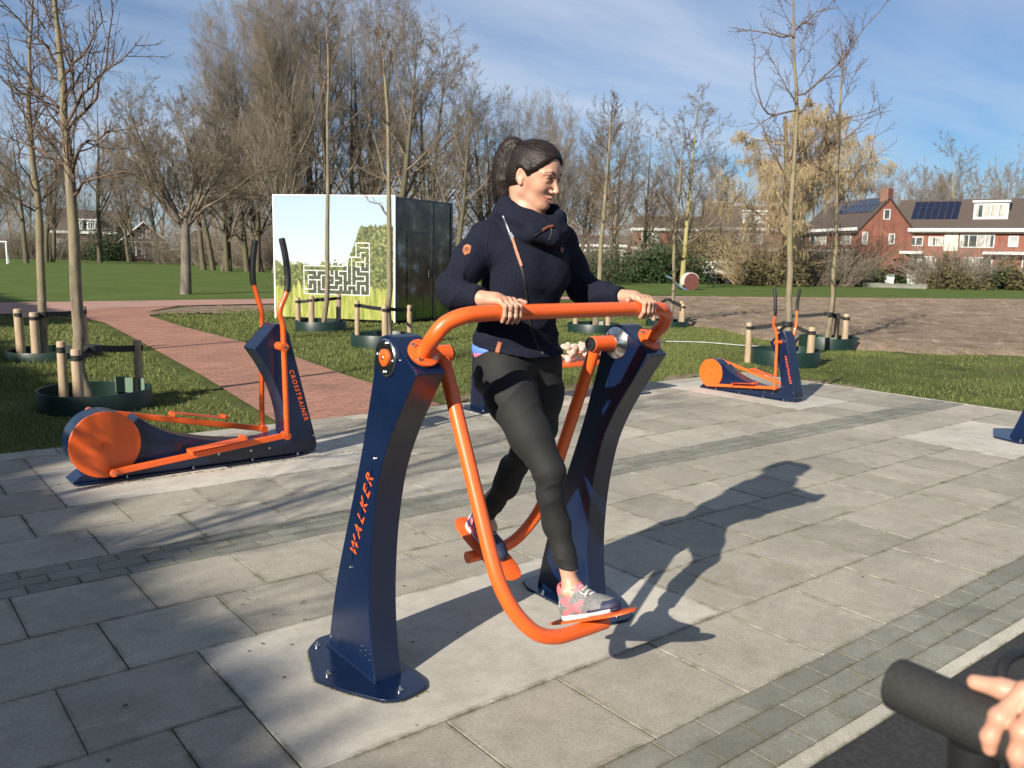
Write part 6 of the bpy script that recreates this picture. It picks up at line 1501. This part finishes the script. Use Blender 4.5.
def surf(p, d, Vv, far=.25, step=.002):
    """first point of the cloth met going from p along d"""
    p = np.array(p, float); d = np.array(d, float)/np.linalg.norm(d); t = 0
    while t < far:
        q = p+d*t; i = (q-Vv.lo)/Vv.h; k = i.astype(int)
        if (k >= 0).all() and (k < Vv.n-1).all():
            f = i-k; a = Vv.a[k[0]:k[0]+2, k[1]:k[1]+2, k[2]:k[2]+2]; w = np.array([1-f[0], f[0]])[:, None, None]*np.array([1-f[1], f[1]])[None, :, None]*np.array([1-f[2], f[2]])[None, None, :]
            if (a*w).sum() < 0: return q
        t += step
    return p+d*far*.5
vw = np.array([1.69, 2.05, 1.25])-np.array([0, 0, H]); vd = vw/np.linalg.norm(vw)
def on(px, py, Vv=None, lift=.001):
    d = (px-512)/FPX*RT-(py-384)/FPX*UP+FW; d = d/np.linalg.norm(d); q = surf(np.array([0, 0, H])+d*1.9, d, Vv or JV, 1.4, .0015); return q-d*lift
def ribbon(name, P, w, th, m, parent, nrm=None, cap=True):
    P = np.array(P); T = np.gradient(P, axis=0); T /= np.linalg.norm(T, axis=1)[:, None]; V = []; n = len(P)
    ws = np.broadcast_to(w, (n,))
    for i in range(n):
        nn = -vd if nrm is None else nrm; s_ = np.cross(T[i], nn); s_ /= np.linalg.norm(s_)
        for a, b in ((-1, 0), (1, 0), (1, 1), (-1, 1)): V.append(P[i]+s_*a*ws[i]/2+nn*b*th)
    F = [(3, 2, 1, 0), (4*n-4, 4*n-3, 4*n-2, 4*n-1)]+[(4*i+k, 4*i+(k+1) % 4, 4*i+4+(k+1) % 4, 4*i+4+k) for i in range(n-1) for k in range(4)]
    mb = MB(); mb.add(V, F); return mb.build(name, m, parent, smooth=True)
zip_px = [(503, 216), (507, 226), (513, 242), (520, 262), (525, 285), (527, 305), (530, 325), (537, 345), (543, 354)]
zp = [on(*p) for p in interp([(a, b, 0) for a, b in zip_px], 26)[:, :2]]
ribbon('zip', zp, .0075, .0015, M['rubber'], jk); ribbon('zip_teeth', [p-vd*.0016 for p in zp[:7]], .0035, .0012, M['steel'], jk)
zt = [on(*p) for p in ((510, 233), (513, 238))]; ribbon('zip_slider', zt, .009, .004, M['steel'], jk)
pu = [on(*p, lift=.004) for p in ((512.5, 238), (515, 247), (518, 256), (521.5, 266))]; ribbon('zip_puller', pu, [.006, .0085, .0088, .0075], .003, M['leather'], jk)
# sleeve patch, hexagonal with an embossed emblem
c = on(467, 250); ax = [on(467+dx, 250+dy) for dx, dy in ((-4.4, 1.4), (-3.1, -3.6), (1.0, -5.4), (4.5, -3.2), (3.1, 3.4), (-2.2, 5.6))]
mb = MB(); n_p = np.cross(ax[1]-ax[4], ax[2]-ax[5]); n_p /= np.linalg.norm(n_p); n_p *= -np.sign(n_p@vd)
mb.add([p+n_p*.0005 for p in ax]+[p+n_p*.003 for p in ax], [tuple(range(6)), tuple(range(6, 12))]+[(i, (i+1) % 6, 6+(i+1) % 6, 6+i) for i in range(6)]); pat = mb.build('sleeve_patch', M['leather'], jk)
cc = sum(ax)/6+n_p*.0038; e1 = (ax[2]-ax[5]); e1 /= np.linalg.norm(e1); e2 = np.cross(n_p, e1); mb = MB(); mb.tube([cc+.0055*(e1*math.cos(t)*1.1+e2*math.sin(t)*.8) for t in np.linspace(0, 2*math.pi, 17)], .0009, 6, cap=False); mb.tube([cc-e1*.004, cc+e2*.003, cc+e1*.004], .0007, 6)
M['leather_dark'] = mat('dark_leather', (.16, .05, .025), .5); mb.build('patch_emblem', M['leather_dark'], pat, smooth=True)
# seams
def seam(name, P, n=22, w=.0022, th=.0011, m=None): ribbon(name, [on(*p, lift=.0004) for p in interp([(a, b, 0) for a, b in P], n)[:, :2]], w, th, m or M['jacket'], jk)
seam('shoulder_seam', [(497, 212), (492, 222), (488, 236), (487, 250), (489, 266)]); seam('waistband_seam', [(474, 338), (490, 345), (510, 351), (535, 356), (550, 357)])
seam('pocket_zip', [(556, 240), (560, 247), (562, 254), (562, 260)], 10, .003, .0014)
seam('collar_seam', [(503, 214), (515, 222), (530, 230), (548, 236)], 16)
# chest button, toggle, pocket edge, hem tab
for (px_, py_, r__) in ((561, 250, .0062),):
    mb = MB(); c = on(px_, py_); nn = np.array([.15, -.95, .1]); nn /= np.linalg.norm(nn); mb.tube([c, c+nn*.004, c+nn*.005], [r__*1.4, r__*1.4, r__], 16); mb.build('button', M['leather_dark'], jk, smooth=True)
tg = [on(*p, lift=.006) for p in ((543, 230), (548, 227), (553, 226))]; mb = MB(); mb.tube(tg, .0045, 10); mb.build('toggle', M['leather_dark'], jk, smooth=True)
cd = [on(*p, lift=.003) for p in ((534, 236), (541, 232), (548, 227), (552, 231), (549, 240))]; mb = MB(); mb.tube(interp(cd, 16), .0018, 8); mb.build('drawcord', M['rubber'], jk, smooth=True)
tb = [on(*p, lift=.002) for p in ((500, 342), (498.5, 347), (497, 352), (495.5, 356))]; ribbon('hem_tab', tb, .0125, .0025, M['leather'], jk)
# wedding ring
mb = MB(); x_ = 1.440-.0082; yy, zz = HB; c = np.array([x_, yy-.0312, zz+.008]); mb.tube([c+.0083*np.array([math.cos(t), math.sin(t)*.95, 0]) for t in np.linspace(0, 2*math.pi, 20)], .0011, 6, cap=False); M['gold'] = mat('gold', (.75, .48, .16), .2, 1, .05); mb.build('finger_ring', M['gold'], PE, smooth=True)
# ---- shoes
def shoe(an, th, m_up, label, lit=True):
    """an: ankle, th: pitch of the sole (toe up positive); toe towards -y"""
    f = np.array([0, -math.cos(th), math.sin(th)]); up = np.array([0, math.sin(th), math.cos(th)]); lat = np.array([1., 0, 0])
    yawo = R(4) if lit else R(-2); f = np.array([f[0]+math.sin(yawo), f[1], f[2]]); f /= np.linalg.norm(f); lat = np.cross(f, up); lat /= np.linalg.norm(lat); up = np.cross(lat, f)
    B = np.array([lat, f, up]); o = np.array(an)
    P = lambda a, b, c: o+a*lat+b*f+c*up
    lo = o-.24; hi = o+.24
    h = .0032
    v = Vol(o+np.minimum(f*.20, -f*.09)-.07, o+np.maximum(f*.20, -f*.09)+.07, h)
    v.ell(P(0, -.032, -.055), (.031, .036, .032), B, .01); v.line([P(0, -.02, -.05), P(0, .03, -.052), P(0, .09, -.064), P(0, .135, -.071)], [.033, .034, .030, .0215], .02)
    v.ell(P(0, .098, -.068), (.041, .062, .024), B, .02); v.cap(P(0, -.022, -.045), P(0, -.026, .000), .0315, .0315, .015); v.cap(P(0, .012, -.045), P(0, .004, -.002), .030, .030, .02)
    v.cap(P(0, .028, -.012), P(0, .088, -.046), .017, .012, .014)     # tongue/lace ridge
    v.cap(P(0, -.012, -.018), P(0, -.012, .05), .0275, .029, .005, True)
    sl, g = v.win(v.lo, v.lo+v.h*v.n); hgt = (g[0]-o[0])*up[0]+(g[1]-o[1])*up[1]+(g[2]-o[2])*up[2]; v.a[sl] = np.maximum(v.a[sl], -.0745-hgt)
    def msel(c):
        q = (c-o)@B.T; a, b, z = q[:, 0], q[:, 1], q[:, 2]
        s1 = (np.abs(z+.055-.30*(b-.01)) < .0075) & (b > -.035) & (b < .058) & (np.abs(a) > .015); s2 = (np.abs(z+.045+.55*(b-.005)) < .0075) & (b > -.03) & (b < .045) & (np.abs(a) > .015)
        heel = (b < -.04) & (z > -.045); toe = (b > .128) & (z < -.050); toe2 = (b > .075) & (z < -.066)
        r = np.zeros(len(c), int); r[s1 | s2] = 1; r[heel] = 2; r[toe | toe2] = 3; r[(z > -.008)] = 4
        return r
    sh = vol_obj('shoe', v, [m_up, M['pink'], M['lace'], M['shoedark_shade'], M['pink'] if lit else M['shoedark_shade']], PE, msel)
    v = Vol(o+np.minimum(f*.20, -f*.09)-.08, o+np.maximum(f*.20, -f*.09)+.07, .003)
    v.ell(P(0, -.032, -.080), (.034, .042, .014), B, .01); v.line([P(0, -.03, -.080), P(0, .04, -.080), P(0, .10, -.080)], [.018, .017, .018], .02); v.ell(P(0, .02, -.080), (.031, .06, .0125), B, .015); v.ell(P(0, .100, -.078), (.0435, .064, .0115), B, .015)
    sl, g = v.win(v.lo, v.lo+v.h*v.n); hgt = (g[0]-o[0])*up[0]+(g[1]-o[1])*up[1]+(g[2]-o[2])*up[2]; fw_ = (g[0]-o[0])*f[0]+(g[1]-o[1])*f[1]+(g[2]-o[2])*f[2]; v.a[sl] = np.maximum(np.maximum(v.a[sl], -.0925-hgt), hgt+.071+.0025*np.sin(fw_*70)-.012*np.clip((-.02-fw_)/.05, 0, 1))
    def ms2(c): z = (c-o)@up; b = (c-o)@f; return ((z < -.0885) | (b > .150)).astype(int)
    vol_obj('sole', v, [M['whitefoam'], M['shoedark_shade']], sh, ms2)
    for i in range(5):
        b0 = .036+.0135*i; z0 = .002-.0085*i; mb = MB(); w_ = .021; mb.tube(interp([P(-w_, b0-.003, z0-.016), P(-w_*.55, b0, z0-.002), P(0, b0+.003, z0+.002), P(w_*.55, b0, z0-.002), P(w_, b0-.003, z0-.016)], 10), .0021, 6, flat=.7); mb.build('lace', M['lace'], sh, smooth=True)
    mb = MB(); mb.tube(interp([P(0, .030, -.013), P(.022, .045, -.006), P(.035, .070, -.016), P(.030, .082, -.022)], 14), .0018, 6); mb.tube(interp([P(0, .030, -.013), P(.018, .030, .004), P(.034, .022, -.002), P(.020, .028, -.014), P(0, .031, -.013)], 16), .0018, 6); mb.tube(interp([P(0, .030, -.013), P(-.018, .040, -.002), P(-.030, .028, -.012)], 10), .0018, 6); mb.build('lace_bow', M['lace'], sh, smooth=True)
    return sh
fR = R(25); dn = np.array([0, math.sin(fR), math.cos(fR)])
shoe(ANR+np.array([0.004, 0, 0.0]), R(25), M['shoegrey'], '', True)
shoe(ANL, R(-21.5), M['shoedark_shade'], '', False)  # rear shoe of the same pair, its shade painted in as a dark upper
# sock edge
v = Vol(ANR-np.array([.06, .07, .05]), ANR+np.array([.06, .06, .06]), .0028); v.cap(ANR+np.array([0, .004, .012]), ANR+np.array([0, -.012, -.03]), .0305, .034, .01)
sl, g = v.win(v.lo, v.lo+v.h*v.n); v.a[sl] = np.maximum(v.a[sl], g[2]-ANR[2]-.008+.5*(g[1]-ANR[1])); vol_obj('sock', v, M['pink'], PE)
# ------------------------------------------------------------------ the grip and hand close to the viewer
def near(px, py, d): return unp(px, py, d)
gA, gB = near(893, 682, .72), near(1012, 736, .645)
E_ = empty('handlebar_grip', tuple(gA), 'black foam handlebar grip close to the viewer at the bottom right corner', 'handlebar')
dg_ = (gB-gA)/np.linalg.norm(gB-gA)
m = MB(); gl = np.linalg.norm(gB-gA); rg = .0222
m.tube([gA+dg_*t for t in (0, .002, .006, gl*.3, gl*.6, gl, gl+.02)], [rg*.86, rg*.96, rg, rg, rg, rg, rg*.98], 40); m.build('foam_sleeve', M['foam'], E_, smooth=True)
m = MB(); q0 = gA+dg_*(gl*.72); pts = [q0+np.array([0, 0, -.018]), q0+np.array([.004, .0, -.08]), q0+np.array([.02, .01, -.3]), np.array([q0[0]+.08, q0[1]+.04, .35]), np.array([q0[0]+.10, q0[1]+.05, .02])]
m.tube(interp(pts, 30), .019, 20); m.build('stem', M['rubber'], E_, smooth=True)
e2 = gB+dg_*.05; m = MB(); m.tube(interp([gB+dg_*.01, e2, e2+np.array([.10, .0, -.03]), e2+np.array([.16, .05, -.04])], 16), .0125, 16); m.build('tube', M['rubber'], E_, smooth=True)
m = MB(); lp = [near(1003, 690, .70), near(1001, 672, .71), near(1007, 659, .72), near(1022, 652, .74), near(1050, 652, .78), near(1090, 670, .8)]
m.tube(interp(lp, 24), .0050, 14); m.build('loop_tube', M['rubber'], E_, smooth=True)
m = MB(); m.prism(round_poly([(q0[0]-.02, q0[1]-.06), (q0[0]+.22, q0[1]-.06), (q0[0]+.22, q0[1]+.16), (q0[0]-.02, q0[1]+.16)], .02), 2, .0, .012); m.build('foot_plate', M['rubber'], E_)
# the hand closed on it
P2 = empty('person', tuple(gB), 'hand and dark sleeve gripping the black foam handlebar at the bottom right corner', 'person')
tow = -np.array(FW); rgt = np.array(RT); upv = np.array(UP)
n1 = upv-dg_*(upv@dg_); n1 /= np.linalg.norm(n1); n2 = np.cross(dg_, n1); n2 *= np.sign(n2@tow)      # n1 up, n2 towards the viewer
def HPt(s, a, r): return gA+dg_*s+(n1*math.sin(a)+n2*math.cos(a))*r
v = Vol(gA+dg_*gl-np.array([.13, .13, .10]), gA+dg_*gl+np.array([.20, .14, .10]), .0022)
base = gl*1.0; kn = []
for i, (ds, L_, rr) in enumerate(((0, 1.0, .0066), (.0160, 1.07, .0069), (.0315, 1.0, .0066), (.046, .85, .0060))):
    s = base+ds; a0 = R(112); 
    if i == 0: P = [HPt(s+.016, R(118), rg+.020), HPt(s+.006, R(80), rg+.019), HPt(s-.001, R(38), rg+.0125), HPt(s-.004, R(10), rg+.0085), HPt(s-.003, R(-8), rg+.007)]
    else: P = [HPt(s+.014, R(118), rg+.020), HPt(s+.004, R(76), rg+.018), HPt(s, R(34), rg+.012), HPt(s, R(2), rg+.008), HPt(s+.001, R(-20), rg+.006)]
    kn.append(P[0]); v.line(P, [rr*1.15, rr*1.08, rr, rr*.95, rr*.82], .004); v.ell(P[2], (rr*1.06,)*3, None, .004)
# thumb lying along the top of the foam, pointing towards its free end
v.line([HPt(base+.045, R(140), rg+.022), HPt(base+.014, R(112), rg+.014), HPt(base-.013, R(96), rg+.009), HPt(base-.032, R(90), rg+.0065)], [.0110, .0090, .0078, .0062], .005)
wr = HPt(base+.075, R(112), rg+.035)
for k in kn: v.cap(wr*.35+k*.65, k, .013, .0105, .012)
v.cap(wr, (kn[0]+kn[3])/2*.7+wr*.3, .024, .022, .02); el = wr+rgt*.20-upv*.02+tow*.03; v.cap(wr, el, .023, .030, .02)
vol_obj('body', v, M['skin'], P2)
m = MB(); sd_ = (el-wr)/np.linalg.norm(el-wr); m.tube([wr+sd_*.02, wr+sd_*.025, wr+sd_*.12, wr+sd_*.30], [.034, .036, .042, .055], 28); sv_ = m.build('sleeve', M['jacket'], P2, smooth=True)
# ------------------------------------------------------------------ light, sky, camera
EL = R(26.5); TOSUN = np.array([-.955*math.cos(EL), -.296*math.cos(EL), math.sin(EL)]); TOSUN[:2] *= math.cos(EL)/np.linalg.norm(TOSUN[:2])
su = bpy.data.lights.new('sun', 'SUN'); su.energy = 5.0; su.angle = R(.53); su.color = (1, .93, .82); so_ = bpy.data.objects.new('sun', su); COL.objects.link(so_)
so_.rotation_euler = Vector(TOSUN).to_track_quat('Z', 'Y').to_euler(); so_.location = (-8, -3, 8)
w = bpy.data.worlds.new('World'); S.world = w; w.use_nodes = True; nt = w.node_tree; bg = nt.nodes['Background']
sk = nt.nodes.new('ShaderNodeTexSky'); sk.sky_type = 'NISHITA'; sk.sun_disc = False; sk.sun_elevation = EL; sk.sun_rotation = math.atan2(TOSUN[0], TOSUN[1]); sk.air_density = 1.0; sk.dust_density = .6; sk.ozone_density = 3.5; sk.altitude = 0
tc = nt.nodes.new('ShaderNodeTexCoord'); sep = nt.nodes.new('ShaderNodeSeparateXYZ'); L(nt, tc.outputs['Generated'], sep.inputs[0])
# thin high cloud, projected on a flat layer overhead
def mt(op, a, b):
    n = nt.nodes.new('ShaderNodeMath'); n.operation = op
    for i, k in enumerate((a, b)):
        if hasattr(k, 'links'): L(nt, k, n.inputs[i])
        else: n.inputs[i].default_value = k
    return n.outputs[0]
zc = mt('ADD', mt('MAXIMUM', sep.outputs[2], 0.0), .10); cx = mt('DIVIDE', sep.outputs[0], zc); cy = mt('DIVIDE', sep.outputs[1], zc)
cmb = nt.nodes.new('ShaderNodeCombineXYZ'); L(nt, cx, cmb.inputs[0]); L(nt, cy, cmb.inputs[1])
mp = nt.nodes.new('ShaderNodeMapping'); mp.inputs['Rotation'].default_value = (0, 0, R(52)); mp.inputs['Scale'].default_value = (.34, 1.0, 1); mp.inputs['Location'].default_value = (1.3, .75, 0); L(nt, cmb.outputs[0], mp.inputs[0])
n1_ = noise(nt, mp.outputs[0], .62, 7, .5, .25); n2_ = noise(nt, mp.outputs[0], 2.2, 7, .6, .4)
cl = ramp(nt, mt('ADD', mt('MULTIPLY', n1_, .8), mt('MULTIPLY', n2_, .2)), [(.41, (0, 0, 0)), (.60, (.78, .78, .78))])
col = mix(nt, cl, mix(nt, 1, sk.outputs[0], (.80, .96, 1.14), 'MULTIPLY'), (7.0, 8.0, 9.6))
L(nt, col, bg.inputs['Color']); bg.inputs['Strength'].default_value = .05
cam = bpy.data.cameras.new('camera'); co = bpy.data.objects.new('camera', cam); COL.objects.link(co); S.camera = co
mw = Matrix(((RT[0], UP[0], -FW[0], 0), (RT[1], UP[1], -FW[1], 0), (RT[2], UP[2], -FW[2], H), (0, 0, 0, 1))); co.matrix_world = mw
cam.sensor_width = 36; cam.lens = FPX/1024*36; cam.clip_start = .05; cam.clip_end = 3000
cam.dof.use_dof = True; cam.dof.focus_distance = 3.6; cam.dof.aperture_fstop = 8.5
S.render.engine = 'CYCLES'; S.cycles.use_denoising = True; S.cycles.max_bounces = 6; S.cycles.diffuse_bounces = 2; S.cycles.transparent_max_bounces = 4
S.view_settings.view_transform = 'Standard'; S.view_settings.look = 'None'; S.view_settings.exposure = .84; S.view_settings.gamma = 1
S.render.resolution_x, S.render.resolution_y = 1024, 768
